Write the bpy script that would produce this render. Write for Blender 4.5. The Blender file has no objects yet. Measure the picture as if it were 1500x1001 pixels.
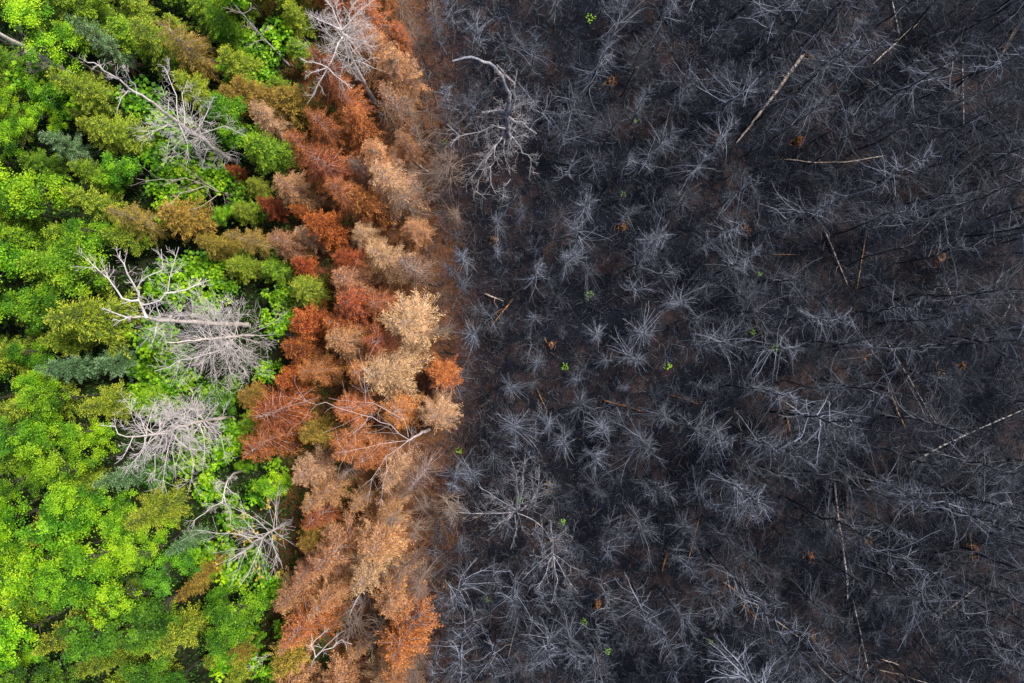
import bpy, math, random
import numpy as np

# ------------------------------------------------------------------ camera, sky, sun, exposure
S = bpy.context.scene
COL = S.collection
H = 45.0                                   # camera height above the forest floor, looking straight down
cam_d = bpy.data.cameras.new('camera')
cam_d.lens = 24.0; cam_d.sensor_width = 36.0; cam_d.clip_start = 0.5; cam_d.clip_end = 3000
cam = bpy.data.objects.new('camera', cam_d); COL.objects.link(cam)
cam.location = (0, 0, H); cam.rotation_euler = (0, 0, 0)
S.camera = cam

SUN_EL, SUN_AZ = 58.0, 62.0                # azimuth measured from +Y towards +X
W = bpy.data.worlds.new('World'); S.world = W; W.use_nodes = True
wn = W.node_tree.nodes; wl = W.node_tree.links
sky = wn.new('ShaderNodeTexSky'); sky.sky_type = 'NISHITA'; sky.sun_disc = False
sky.sun_elevation = math.radians(SUN_EL); sky.sun_rotation = math.radians(SUN_AZ)
sky.air_density = 1.0; sky.dust_density = 2.5; sky.ozone_density = 1.0
bg = wn['Background']; bg.inputs['Strength'].default_value = 0.105
wl.new(sky.outputs['Color'], bg.inputs['Color'])

sun_d = bpy.data.lights.new('sun', 'SUN'); sun_d.energy = 3.7; sun_d.angle = math.radians(10)
sun_d.color = (1.0, 0.96, 0.9)
sun = bpy.data.objects.new('sun', sun_d); COL.objects.link(sun)
sun.location = (10, 20, 60)
sun.rotation_euler = (math.radians(90 - SUN_EL), 0, math.radians(180 - SUN_AZ))

S.view_settings.view_transform = 'Standard'; S.view_settings.look = 'None'
S.view_settings.gamma = 1.0; S.view_settings.use_curve_mapping = False
S.view_settings.exposure = 0.92
S.render.engine = 'CYCLES'
S.cycles.max_bounces = 6; S.cycles.diffuse_bounces = 3; S.cycles.glossy_bounces = 2
S.cycles.transmission_bounces = 3; S.cycles.transparent_max_bounces = 4

# ------------------------------------------------------------------ helpers
F = 1000.0 / 1500.0 * 1500.0               # focal length in photo pixels (24 mm on 36 mm, 1500 wide)
def P(px, py, h=0.0):
    """photo pixel seen at height h above the forest floor -> world point"""
    k = (H - h) / F
    return np.array(((px - 750.0) * k, (500.5 - py) * k, h))
def to_px(x, y, h):
    k = F / (H - h)
    return 750 + x * k, 500.5 - y * k

def unit(v):
    return v / np.maximum(np.linalg.norm(v, axis=-1, keepdims=True), 1e-9)

class MB:
    """collects quads only"""
    def __init__(s): s.v = []; s.f = []; s.t = []; s.n = 0
    def quads(s, q, tint):                 # q (N,4,3)
        if len(q) == 0: return
        N = len(q)
        s.v.append(q.reshape(-1, 3)); s.f.append(np.arange(N * 4).reshape(N, 4) + s.n)
        s.t.append(np.repeat(np.broadcast_to(tint, (N,)), 4)); s.n += N * 4
    def tubes(s, Pt, R, sides=4, tint=0.5):    # Pt (N,n,3), R (N,n)
        Pt = np.asarray(Pt, float); R = np.asarray(R, float)
        if len(Pt) == 0: return
        N, n, _ = Pt.shape
        T = np.empty_like(Pt); T[:, 1:-1] = Pt[:, 2:] - Pt[:, :-2]; T[:, 0] = Pt[:, 1] - Pt[:, 0]; T[:, -1] = Pt[:, -1] - Pt[:, -2]
        T = unit(T)
        m = unit(Pt[:, -1] - Pt[:, 0])
        ref = np.where(np.abs(m[:, 2:3]) < 0.8, np.array([[0, 0, 1.0]]), np.array([[1.0, 0, 0]]))[:, None, :]
        U = unit(np.cross(T, np.broadcast_to(ref, T.shape))); V = np.cross(T, U)
        a = np.arange(sides) * 2 * math.pi / sides
        ring = Pt[:, :, None, :] + R[:, :, None, None] * (U[:, :, None, :] * np.cos(a)[None, None, :, None] + V[:, :, None, :] * np.sin(a)[None, None, :, None])
        idx = np.arange(N * n * sides).reshape(N, n, sides)
        A = idx[:, :-1, :]; B = idx[:, 1:, :]
        q = np.stack([A, np.roll(A, -1, 2), np.roll(B, -1, 2), B], -1).reshape(-1, 4) + s.n
        s.v.append(ring.reshape(-1, 3)); s.f.append(q)
        s.t.append(np.repeat(np.broadcast_to(tint, (N,)), n * sides)); s.n += N * n * sides
    def kites(s, p, d, side, l, w, tint, fold=0.15, mid=0.45):
        """leaf or shoot: p base, d axis, side unit vector, l length, w width"""
        nrm = np.cross(d, side)
        m = p + d * (l * mid)[:, None] - nrm * (l * fold)[:, None]
        q = np.stack([p, m + side * (w * .5)[:, None], p + d * l[:, None], m - side * (w * .5)[:, None]], 1)
        s.quads(q, tint)
    def mesh(s, name, mat, smooth=True):
        me = bpy.data.meshes.new(name)
        v = np.concatenate(s.v).astype(np.float32); f = np.concatenate(s.f).astype(np.int32); t = np.concatenate(s.t).astype(np.float32)
        me.vertices.add(len(v)); me.vertices.foreach_set('co', v.ravel())
        me.loops.add(f.size); me.loops.foreach_set('vertex_index', f.ravel())
        me.polygons.add(len(f)); me.polygons.foreach_set('loop_start', np.arange(len(f), dtype=np.int32) * 4)
        if smooth: me.polygons.foreach_set('use_smooth', np.ones(len(f), dtype=bool))
        me.update(calc_edges=True)
        a = me.attributes.new('tint', 'FLOAT', 'POINT'); a.data.foreach_set('value', t)
        me.materials.append(mat)
        return me

def link(name, me, parent=None, loc=None):
    o = bpy.data.objects.new(name, me); COL.objects.link(o)
    if parent is not None: o.parent = parent
    if loc is not None: o.location = loc
    return o
def tag(o, label=None, cat=None, group=None, kind=None):
    if label: o['label'] = label
    if cat: o['category'] = cat
    if group: o['group'] = group
    if kind: o['kind'] = kind
    return o
def thing(name, label, cat, loc, rz=0.0, group=None, scale=1.0, tilt=(0, 0)):
    o = bpy.data.objects.new(name, None); COL.objects.link(o)
    o.empty_display_size = 0.3
    o.location = loc; o.rotation_euler = (tilt[0], tilt[1], rz); o.scale = (scale,) * 3
    return tag(o, label, cat, group)

# ------------------------------------------------------------------ materials
def node_mat(name):
    m = bpy.data.materials.new(name); m.use_nodes = True
    nt = m.node_tree; b = nt.nodes['Principled BSDF']
    return m, nt, b
def ramp(nt, stops):
    r = nt.nodes.new('ShaderNodeValToRGB'); e = r.color_ramp.elements
    while len(e) < len(stops): e.new(0.5)
    for k, (p, c) in enumerate(stops): e[k].position = p; e[k].color = (*c, 1)
    return r
def noise(nt, scale, detail=4, rough=0.55, coord='Object', dist=0.0):
    tc = nt.nodes.new('ShaderNodeTexCoord'); n = nt.nodes.new('ShaderNodeTexNoise')
    n.inputs['Scale'].default_value = scale; n.inputs['Detail'].default_value = detail
    n.inputs['Roughness'].default_value = rough; n.inputs['Distortion'].default_value = dist
    nt.links.new(tc.outputs[coord], n.inputs['Vector'])
    return n
def foliage(name, stops, trans=0.25, hue=0.03, val=0.35, rough=0.55):
    m, nt, b = node_mat(name); N = nt.nodes; L = nt.links
    at = N.new('ShaderNodeAttribute'); at.attribute_name = 'tint'
    nz = noise(nt, 1.5, 2, .5); ad = N.new('ShaderNodeMath'); ad.operation = 'MULTIPLY_ADD'; ad.inputs[1].default_value = 1.0
    L.new(nz.outputs['Fac'], ad.inputs[0]); L.new(at.outputs['Fac'], ad.inputs[2])
    sb = N.new('ShaderNodeMath'); sb.operation = 'SUBTRACT'; sb.inputs[1].default_value = .5; L.new(ad.outputs[0], sb.inputs[0])
    r = ramp(nt, stops); L.new(sb.outputs[0], r.inputs['Fac'])
    oi = N.new('ShaderNodeObjectInfo')
    hsv = N.new('ShaderNodeHueSaturation')
    mh = N.new('ShaderNodeMapRange'); mh.inputs[3].default_value = 0.5 - hue; mh.inputs[4].default_value = 0.5 + hue * .25
    L.new(oi.outputs['Random'], mh.inputs[0])
    ml = N.new('ShaderNodeMath'); ml.operation = 'MULTIPLY'; ml.inputs[1].default_value = 7.31
    fr = N.new('ShaderNodeMath'); fr.operation = 'FRACT'
    L.new(oi.outputs['Random'], ml.inputs[0]); L.new(ml.outputs[0], fr.inputs[0])
    mv = N.new('ShaderNodeMapRange'); mv.inputs[3].default_value = 1 - val; mv.inputs[4].default_value = 1 + val
    L.new(fr.outputs[0], mv.inputs[0])
    L.new(mh.outputs[0], hsv.inputs['Hue']); L.new(mv.outputs[0], hsv.inputs['Value']); L.new(r.outputs['Color'], hsv.inputs['Color'])
    L.new(hsv.outputs['Color'], b.inputs['Base Color']); b.inputs['Roughness'].default_value = rough
    b.inputs['Specular IOR Level'].default_value = 0.25
    if trans > 0:
        tr = N.new('ShaderNodeBsdfTranslucent'); L.new(hsv.outputs['Color'], tr.inputs['Color'])
        mx = N.new('ShaderNodeMixShader'); mx.inputs[0].default_value = trans
        L.new(b.outputs[0], mx.inputs[1]); L.new(tr.outputs[0], mx.inputs[2])
        L.new(mx.outputs[0], N['Material Output'].inputs['Surface'])
    return m
def bark(name, stops, scale=3.0, rough=0.85, stretch=None, bump=0.3, obrand=0.15, per=None):
    m, nt, b = node_mat(name); N = nt.nodes; L = nt.links
    n = noise(nt, scale, 6, 0.65)
    if stretch:
        mp = N.new('ShaderNodeMapping'); mp.inputs['Scale'].default_value = stretch
        tc = [x for x in N if x.bl_idname == 'ShaderNodeTexCoord'][0]
        L.new(tc.outputs['Object'], mp.inputs['Vector']); L.new(mp.outputs[0], n.inputs['Vector'])
    r = ramp(nt, stops); L.new(n.outputs['Fac'], r.inputs['Fac'])
    oi = N.new('ShaderNodeObjectInfo'); hsv = N.new('ShaderNodeHueSaturation')
    mv = N.new('ShaderNodeMapRange'); mv.inputs[3].default_value = 1 - obrand; mv.inputs[4].default_value = 1 + obrand
    L.new(oi.outputs['Random'], mv.inputs[0]); L.new(r.outputs['Color'], hsv.inputs['Color'])
    val = mv.outputs[0]
    if per:                                  # branch by branch: some ashen, some black
        at = N.new('ShaderNodeAttribute'); at.attribute_name = 'tint'; cv = N.new('ShaderNodeFloatCurve')
        pr = N.new('ShaderNodeMapRange'); pr.interpolation_type = 'SMOOTHSTEP'; pr.inputs[1].default_value = .3; pr.inputs[2].default_value = .95; pr.inputs[3].default_value = per[0]; pr.inputs[4].default_value = per[1]
        mm = N.new('ShaderNodeMath'); mm.operation = 'MULTIPLY'; N.remove(cv)
        L.new(at.outputs['Fac'], pr.inputs[0]); L.new(pr.outputs[0], mm.inputs[0]); L.new(val, mm.inputs[1]); val = mm.outputs[0]
    L.new(val, hsv.inputs['Value'])
    L.new(hsv.outputs['Color'], b.inputs['Base Color']); b.inputs['Roughness'].default_value = rough
    b.inputs['Specular IOR Level'].default_value = 0.3
    if bump:
        bp = N.new('ShaderNodeBump'); bp.inputs['Strength'].default_value = bump; bp.inputs['Distance'].default_value = 0.03
        L.new(n.outputs['Fac'], bp.inputs['Height']); L.new(bp.outputs[0], b.inputs['Normal'])
    return m

M = {}
M['lime'] = foliage('lime_leaves', [(0, (.022, .10, .002)), (.5, (.135, .345, .004)), (1, (.34, .52, .008))], .24, .012, .18)
M['mid'] = foliage('green_leaves', [(0, (.011, .060, .002)), (.5, (.072, .225, .003)), (1, (.22, .42, .007))], .24, .015, .22)
M['deep'] = foliage('deep_green_leaves', [(0, (.014, .062, .003)), (.5, (.048, .155, .004)), (1, (.12, .27, .007))], .14, .02, .25)
M['fir'] = foliage('green_needles', [(0, (.022, .080, .003)), (.42, (.105, .235, .006)), (1, (.40, .52, .014))], .12, .02, .25)
M['olive'] = foliage('olive_needles', [(0, (.038, .090, .005)), (.45, (.17, .25, .010)), (1, (.50, .50, .030))], .12, .02, .22)
M['gold'] = foliage('golden_needles', [(0, (.07, .060, .007)), (.45, (.27, .19, .018)), (1, (.60, .39, .055))], .12, .02, .2)
M['blue'] = foliage('blue_needles', [(0, (.03, .085, .022)), (.5, (.10, .205, .07)), (1, (.38, .48, .28))], .1, .015, .15)
M['rust'] = foliage('rust_needles', [(0, (.065, .013, .002)), (.45, (.28, .068, .009)), (1, (.64, .23, .04))], .12, .012, .22)
M['orange'] = foliage('orange_needles', [(0, (.09, .026, .005)), (.45, (.35, .112, .020)), (1, (.66, .29, .075))], .12, .012, .2)
M['tan'] = foliage('tan_needles', [(0, (.11, .044, .012)), (.45, (.38, .175, .060)), (1, (.66, .38, .165))], .12, .012, .22)
M['cream'] = foliage('cream_needles', [(0, (.14, .07, .03)), (.5, (.43, .245, .105)), (1, (.68, .46, .25))], .12, .01, .15)
M['brown'] = foliage('brown_needles', [(0, (.05, .024, .013)), (.5, (.14, .068, .034)), (1, (.27, .14, .07))], .1, .012, .25)
M['yellow'] = foliage('yellow_leaves', [(0, (.30, .20, .01)), (1, (.50, .34, .02))], .25, .01, .1)
M['sprout'] = foliage('sprout_leaves', [(0, (.12, .32, .01)), (1, (.24, .46, .02))], .25, .01, .1)
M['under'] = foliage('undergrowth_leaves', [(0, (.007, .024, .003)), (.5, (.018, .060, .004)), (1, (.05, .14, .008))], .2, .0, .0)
M['bark_live'] = bark('live_bark', [(.3, (.028, .023, .018)), (.7, (.085, .070, .055))], 6)
M['bark_white'] = bark('bleached_bark', [(.30, (.34, .25, .21)), (.5, (.56, .47, .42)), (.75, (.72, .65, .61))], 5, obrand=.08)
M['twig_white'] = bark('bleached_twigs', [(.3, (.34, .28, .26)), (.7, (.58, .53, .51))], 4, bump=0, obrand=.1)
M['twig_pink'] = bark('dry_twigs', [(.3, (.24, .17, .15)), (.7, (.46, .37, .34))], 4, bump=0, obrand=.1)
M['twig_grey'] = bark('ashen_twigs', [(.3, (.038, .043, .056)), (.7, (.150, .160, .190))], 3, bump=0, obrand=.3, per=(.3, 2.1))
M['twig_dark'] = bark('blackened_twigs', [(.3, (.012, .0135, .0185)), (.7, (.070, .075, .090))], 3, bump=0, obrand=.35, per=(.35, 2.6))
M['twig_brown'] = bark('scorched_twigs', [(.3, (.11, .075, .055)), (.7, (.25, .18, .14))], 3, bump=0, obrand=.25)
M['char'] = bark('charred_bark', [(.35, (.005, .006, .009)), (.6, (.017, .019, .026)), (.8, (.07, .074, .088))], 5, stretch=(1, 1, .3), obrand=.3)
M['charlimb'] = bark('charred_limb', [(.35, (.05, .055, .07)), (.52, (.17, .175, .20)), (.66, (.42, .34, .30))], 3.2, obrand=.1)
M['limb_ash'] = bark('ash_limb', [(.3, (.10, .10, .105)), (.5, (.21, .20, .21)), (.68, (.46, .39, .37))], 2.5, bump=0, obrand=.12)
M['wood_pale'] = bark('pale_wood', [(.34, (.02, .016, .015)), (.46, (.20, .145, .11)), (.62, (.50, .42, .35))], 5)
M['wood_tan'] = bark('tan_wood', [(.38, (.016, .011, .009)), (.52, (.16, .085, .04)), (.68, (.40, .26, .14))], 5)
M['wood_orange'] = bark('orange_wood', [(.38, (.02, .011, .007)), (.54, (.20, .075, .018)), (.72, (.46, .21, .05))], 5)
M['wood_brown'] = bark('brown_wood', [(.3, (.022, .015, .012)), (.6, (.10, .06, .04)), (.8, (.24, .15, .09))], 4)
M['birch'] = bark('birch_bark', [(.46, (.012, .011, .012)), (.54, (.30, .27, .25)), (.7, (.66, .62, .58))], 4.5, rough=.6)

def ground_material():
    m, nt, b = node_mat('forest_floor'); N = nt.nodes; L = nt.links
    tc = N.new('ShaderNodeTexCoord'); sep = N.new('ShaderNodeSeparateXYZ'); L.new(tc.outputs['Object'], sep.inputs[0])
    big = noise(nt, 0.16, 5, .6); mid = noise(nt, 0.9, 6, .65); fine = noise(nt, 6.0, 9, .78); chips = noise(nt, 5.0, 3, .6)
    char = ramp(nt, [(.3, (.0007, .0013, .0032)), (.5, (.0019, .0031, .0068)), (.62, (.0052, .0074, .0135)), (.72, (.016, .020, .029)), (.82, (.07, .072, .082))]); L.new(fine.outputs['Fac'], char.inputs['Fac'])
    brn = ramp(nt, [(.3, (.0050, .0034, .0040)), (.5, (.024, .0145, .0140)), (.66, (.056, .032, .027)), (.80, (.13, .072, .05))]); L.new(fine.outputs['Fac'], brn.inputs['Fac'])
    pm = ramp(nt, [(.42, (0, 0, 0)), (.6, (1, 1, 1))]); L.new(mid.outputs['Fac'], pm.inputs['Fac'])
    pb = ramp(nt, [(.49, (.03, .03, .03)), (.6, (1, 1, 1))]); L.new(big.outputs['Fac'], pb.inputs['Fac'])
    near = N.new('ShaderNodeMapRange'); near.inputs[1].default_value = 5.0; near.inputs[2].default_value = -3.0; near.inputs[3].default_value = 0.0; near.inputs[4].default_value = .55; L.new(sep.outputs['X'], near.inputs[0])
    pbn = N.new('ShaderNodeMath'); pbn.operation = 'ADD'; pbn.use_clamp = True; L.new(pb.outputs[0], pbn.inputs[0]); L.new(near.outputs[0], pbn.inputs[1])
    mul = N.new('ShaderNodeMath'); mul.operation = 'MULTIPLY'; L.new(pm.outputs[0], mul.inputs[0]); L.new(pbn.outputs[0], mul.inputs[1])
    burnt = N.new('ShaderNodeMix'); burnt.data_type = 'RGBA'
    L.new(mul.outputs[0], burnt.inputs[0]); L.new(char.outputs[0], burnt.inputs[6]); L.new(brn.outputs[0], burnt.inputs[7])
    # needle litter of the scorched belt and dark humus below the live trees
    lit = ramp(nt, [(.3, (.045, .018, .008)), (.6, (.15, .06, .022)), (.8, (.26, .12, .05))]); L.new(fine.outputs['Fac'], lit.inputs['Fac'])
    hum = ramp(nt, [(.3, (.006, .008, .003)), (.7, (.020, .024, .008))]); L.new(mid.outputs['Fac'], hum.inputs['Fac'])
    wob = N.new('ShaderNodeMath'); wob.operation = 'MULTIPLY_ADD'; wob.inputs[1].default_value = 7.0; wob.inputs[2].default_value = -3.5
    L.new(mid.outputs['Fac'], wob.inputs[0])
    xx = N.new('ShaderNodeMath'); xx.operation = 'ADD'; L.new(sep.outputs['X'], xx.inputs[0]); L.new(wob.outputs[0], xx.inputs[1])
    ab = N.new('ShaderNodeMath'); ab.operation = 'ABSOLUTE'; L.new(sep.outputs['Y'], ab.inputs[0])
    yy = N.new('ShaderNodeMath'); yy.operation = 'MULTIPLY_ADD'; yy.inputs[1].default_value = .085; L.new(ab.outputs[0], yy.inputs[0]); L.new(xx.outputs[0], yy.inputs[2]); xx = yy
    def band(a, c):
        r = N.new('ShaderNodeMapRange'); r.inputs[1].default_value = a; r.inputs[2].default_value = c; r.interpolation_type = 'SMOOTHSTEP'
        L.new(xx.outputs[0], r.inputs[0]); return r
    f1 = band(-6.2, -1.6); f2 = band(-16, -12)
    m1 = N.new('ShaderNodeMix'); m1.data_type = 'RGBA'; L.new(f2.outputs[0], m1.inputs[0]); L.new(hum.outputs[0], m1.inputs[6]); L.new(lit.outputs[0], m1.inputs[7])
    m2 = N.new('ShaderNodeMix'); m2.data_type = 'RGBA'; L.new(f1.outputs[0], m2.inputs[0]); L.new(m1.outputs[2], m2.inputs[6]); L.new(burnt.outputs[2], m2.inputs[7])
    L.new(m2.outputs[2], b.inputs['Base Color']); b.inputs['Roughness'].default_value = .95; b.inputs['Specular IOR Level'].default_value = .15
    bp = N.new('ShaderNodeBump'); bp.inputs['Strength'].default_value = .7; bp.inputs['Distance'].default_value = .06
    L.new(fine.outputs['Fac'], bp.inputs['Height']); L.new(bp.outputs[0], b.inputs['Normal'])
    return m
M['ground'] = ground_material()

# ------------------------------------------------------------------ forest floor
RG = np.random.default_rng(11)
_wv = RG.normal(size=(10, 2)) * np.linspace(.12, 1.4, 10)[:, None]; _wp = RG.uniform(0, 6.28, 10); _wa = np.linspace(.10, .025, 10)
def gz(x, y):
    x = np.asarray(x, float); y = np.asarray(y, float)
    z = sum(a * np.sin(x * w[0] + y * w[1] + p) for w, p, a in zip(_wv, _wp, _wa))
    return z * np.clip(1.6 - np.hypot(x / 45, y / 35), 0, 1)
ax = np.unique(np.concatenate([np.linspace(-44, 44, 221), [-1500, -500, -200, -100, -60, 60, 100, 200, 500, 1500]]))
ay = np.unique(np.concatenate([np.linspace(-32, 32, 161), [-1500, -500, -200, -100, -50, 50, 100, 200, 500, 1500]]))
gx, gy = np.meshgrid(ax, ay, indexing='ij'); gzv = gz(gx, gy)
vv = np.stack([gx, gy, gzv], -1); idx = np.arange(gx.size).reshape(gx.shape)
g = MB(); g.v = [vv.reshape(-1, 3)]; g.t = [np.zeros(gx.size)]
g.f = [np.stack([idx[:-1, :-1], idx[1:, :-1], idx[1:, 1:], idx[:-1, 1:]], -1).reshape(-1, 4)]
tag(link('ground', g.mesh('ground', M['ground'])), kind='structure')

# ------------------------------------------------------------------ tree builders (meshes only)
def conifer(seed, h, R, dens=1.0, droop=.25, up=.25, shoot=.13, wid=.05, bare=0.0, lowz=.12, nb=None):
    """needle-bearing tree -> (trunk mesh parts MB, crown MB)"""
    r = np.random.default_rng(seed)
    tr = MB(); cr = MB()
    zz = np.linspace(0, h, 9); bend = np.cumsum(r.normal(0, .04, (9, 2)), 0); bend[0] = 0
    tp = np.concatenate([bend, zz[:, None]], 1)
    tr.tubes(tp[None], (0.011 * h * (1 - zz / h * .93))[None], 7)
    nb = nb or int(h * 12)
    u = np.sort(r.uniform(0, 1, nb)); z = h * (lowz + (1 - lowz) * u ** .85) - .05
    q = (z / h - lowz) / (1 - lowz)                      # 0 low, 1 top
    L = (R * np.clip(1 - q, 0, 1) ** .72 * np.clip(.62 + 2.4 * q, 0, 1) + .14) * r.uniform(.7, 1.15, nb)
    az = np.arange(nb) * 2.39996 + r.normal(0, .35, nb)
    el = np.radians(np.interp(q, [0, .5, .85, 1], [-8, 8, 30, 62]) + r.normal(0, 7, nb))
    dh = np.stack([np.cos(az), np.sin(az), np.zeros(nb)], 1)
    base = np.stack([np.interp(z, zz, bend[:, 0]), np.interp(z, zz, bend[:, 1]), z], 1)
    drp = droop * (1 - q * .8) * r.uniform(.6, 1.4, nb)
    def pos(i, t):
        hor = (L[i] * np.cos(el[i]) * t)[:, None] * dh[i]
        ver = L[i] * (np.sin(el[i]) * t - drp[i] * t ** 2 + up * .6 * t ** 3)
        p = base[i] + hor; p[:, 2] += ver; return p
    ts = np.linspace(0, 1, 5)
    bp = np.stack([pos(np.arange(nb), np.full(nb, t)) for t in ts], 1)
    br = np.outer(.008 + .009 * L, np.array([1, .8, .6, .4, .15]))
    tr.tubes(bp, br, 3)
    # lateral shoots
    cnt = np.maximum((L / .060 * dens).astype(int), 5)
    bi = np.repeat(np.arange(nb), cnt)
    t = np.concatenate([np.linspace(.12 + .2 * bare, 1, c) for c in cnt]) + r.normal(0, .01, len(bi)); t = np.clip(t, .05, 1)
    sgn = np.where(np.arange(len(bi)) % 2, 1, -1)
    p0 = pos(bi, t); tan = unit(pos(bi, t) - pos(bi, np.clip(t - .1, 0, 1)))
    side = unit(np.cross(tan, np.array([0, 0, 1.])))
    ang = r.normal(.85, .18, len(bi)) * np.clip(1.15 - t * .5, .3, 1.1)
    d = unit(tan * np.cos(ang)[:, None] + side * (np.sin(ang) * sgn)[:, None] + r.normal(0, .14, (len(bi), 3)) + np.array([0, 0, -.10 * droop * 4]))
    ll = np.clip(.36 * L[bi] * (1 - t) + .09, .08, .5) * r.uniform(.6, 1.2, len(bi))
    # several needle sprays along each lateral
    ns = np.maximum((ll / (shoot * .40)).astype(int), 1)
    si = np.repeat(np.arange(len(bi)), ns)
    k = np.concatenate([(np.arange(c) + .2) / c for c in ns])
    pp = p0[si] + d[si] * (ll[si] * k)[:, None]
    pp[:, 2] -= .10 * droop * (ll[si] * k) ** 2 * 4
    s2 = unit(np.cross(d[si], np.array([0, 0, 1.])))
    alt = np.where(np.arange(len(si)) % 2, 1, -1) * r.uniform(.0, .75, len(si))
    dd = unit(d[si] + s2 * alt[:, None] + r.normal(0, .22, (len(si), 3)))
    sd = unit(np.cross(dd, unit(np.array([0, 0, 1.]) + r.normal(0, .55, (len(si), 3)))))
    n = len(si)
    keep = r.uniform(0, 1, n) > bare * .5
    lng = shoot * r.uniform(.7, 1.35, n); wd = wid * r.uniform(.7, 1.3, n)
    tint = np.clip(.15 + .35 * t[bi.searchsorted(bi)][si] if False else .05 + .42 * t[si] ** 1.6 + .25 * k + r.normal(0, .17, n) + .12 * q[bi[si]], 0, 1)
    cr.kites(pp[keep], dd[keep], sd[keep], lng[keep], wd[keep], tint[keep], fold=.10)
    return tr, cr

def grow(r, out, start, d, L, rad, depth, gn=.22, trop=(0, 0, .06), nch=(4, 6), n=6, ratio=(.38, .62), ang=(.5, 1.1), lvl=0):
    pts = [np.asarray(start, float)]; d = unit(np.asarray(d, float)); st = L / (n - 1); dirs = [d]
    for i in range(n - 1):
        d = unit(d + r.normal(0, gn, 3) + np.array(trop)); pts.append(pts[-1] + d * st); dirs.append(d)
    pts = np.array(pts); tt = np.linspace(0, 1, n)
    out.setdefault(lvl, []).append((pts, rad * (1 - .78 * tt)))
    if depth <= 0: return
    for _ in range(r.integers(nch[0], nch[1] + 1)):
        t = r.uniform(.18, .98); i = min(int(t * (n - 1)), n - 2); f = t * (n - 1) - i
        p = pts[i] * (1 - f) + pts[i + 1] * f; dd = dirs[i + 1]
        ax_ = unit(np.cross(dd, r.normal(0, 1, 3))); a = r.uniform(*ang)
        nd = dd * math.cos(a) + ax_ * math.sin(a)
        grow(r, out, p, nd, L * r.uniform(*ratio) * (1.15 - .45 * t), rad * (1 - .7 * t) * .6, depth - 1, gn, trop, nch, max(4, n - 1), ratio, ang, lvl + 1)
def skin(mb, out, tint=.5, minr=.006):
    for lvl, lst in out.items():
        byn = {}
        for p, rr in lst: byn.setdefault(len(p), []).append((p, rr))
        for n, ps in byn.items():
            mb.tubes(np.array([a for a, _ in ps]), np.maximum(np.array([b for _, b in ps]), minr), 6 if lvl == 0 else (4 if lvl == 1 else 3), tint)

def leaf_spray(r, mb, cen, n, sig, size, flat=.6, tint0=None):
    """n leaves round each centre"""
    m = len(cen); p = np.repeat(cen, n, 0) + r.normal(0, 1, (m * n, 3)) * np.array([sig, sig, sig * flat])
    a = r.uniform(0, 6.283, m * n); d = np.stack([np.cos(a), np.sin(a), r.normal(-.15, .35, m * n)], 1); d = unit(d)
    nrm = unit(np.array([0, 0, 1.]) + r.normal(0, .62, (m * n, 3))); sd = unit(np.cross(d, nrm))
    l = size * r.uniform(.65, 1.3, m * n)
    ct = np.repeat(r.uniform(.0, .95, m) if tint0 is None else np.full(m, tint0), n)
    mb.kites(p, d, sd, l, l * r.uniform(.7, .95, m * n), np.clip(ct + r.normal(0, .17, m * n), 0, 1), fold=.12, mid=.5)

def broadleaf(seed, h, R, size=.14, nclump=120, per=42):
    r = np.random.default_rng(seed); tr = MB(); cr = MB()
    zz = np.linspace(0, h * .8, 7); bend = np.cumsum(r.normal(0, .09, (7, 2)), 0); bend[0] = 0
    tp = np.concatenate([bend, zz[:, None]], 1)
    tr.tubes(tp[None], (.010 * h * (1 - zz / zz[-1] * .7))[None], 7)
    # irregular crown: several sub-crowns
    ns = 7; sub = []
    for k in range(ns):
        a = k * 2.4 + r.normal(0, .4); rr = R * r.uniform(.25, .68); sub.append((math.cos(a) * rr, math.sin(a) * rr, h * r.uniform(.50, .92), R * r.uniform(.34, .56)))
    sub.append((0, 0, h * .93, R * .45))
    cen = []
    for k in range(nclump):
        s = sub[k % len(sub)]
        v = unit(r.normal(0, 1, 3)); v[2] = abs(v[2]) * 1.0 - .25
        cen.append(np.array(s[:3]) + v * s[3] * np.array([1, 1, 1.1]) * r.uniform(.55, 1.08))
    cen = np.array(cen)
    cen = cen[r.uniform(0, 1, len(cen)) > .08]
    leaf_spray(r, cr, cen, per, .15, size)
    out = {}
    for c in cen[::2]:
        z0 = min(max(c[2] - r.uniform(.8, 2.2), h * .25), h * .78)
        s0 = np.array([np.interp(z0, zz, bend[:, 0]), np.interp(z0, zz, bend[:, 1]), z0])
        m1 = s0 * .45 + c * .55 + r.normal(0, .12, 3) - np.array([0, 0, .12])
        pts = np.array([s0, s0 * .7 + m1 * .3, m1, c]); out.setdefault(1, []).append((pts, np.array([.035, .028, .018, .006])))
    skin(tr, out)
    return tr, cr

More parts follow.
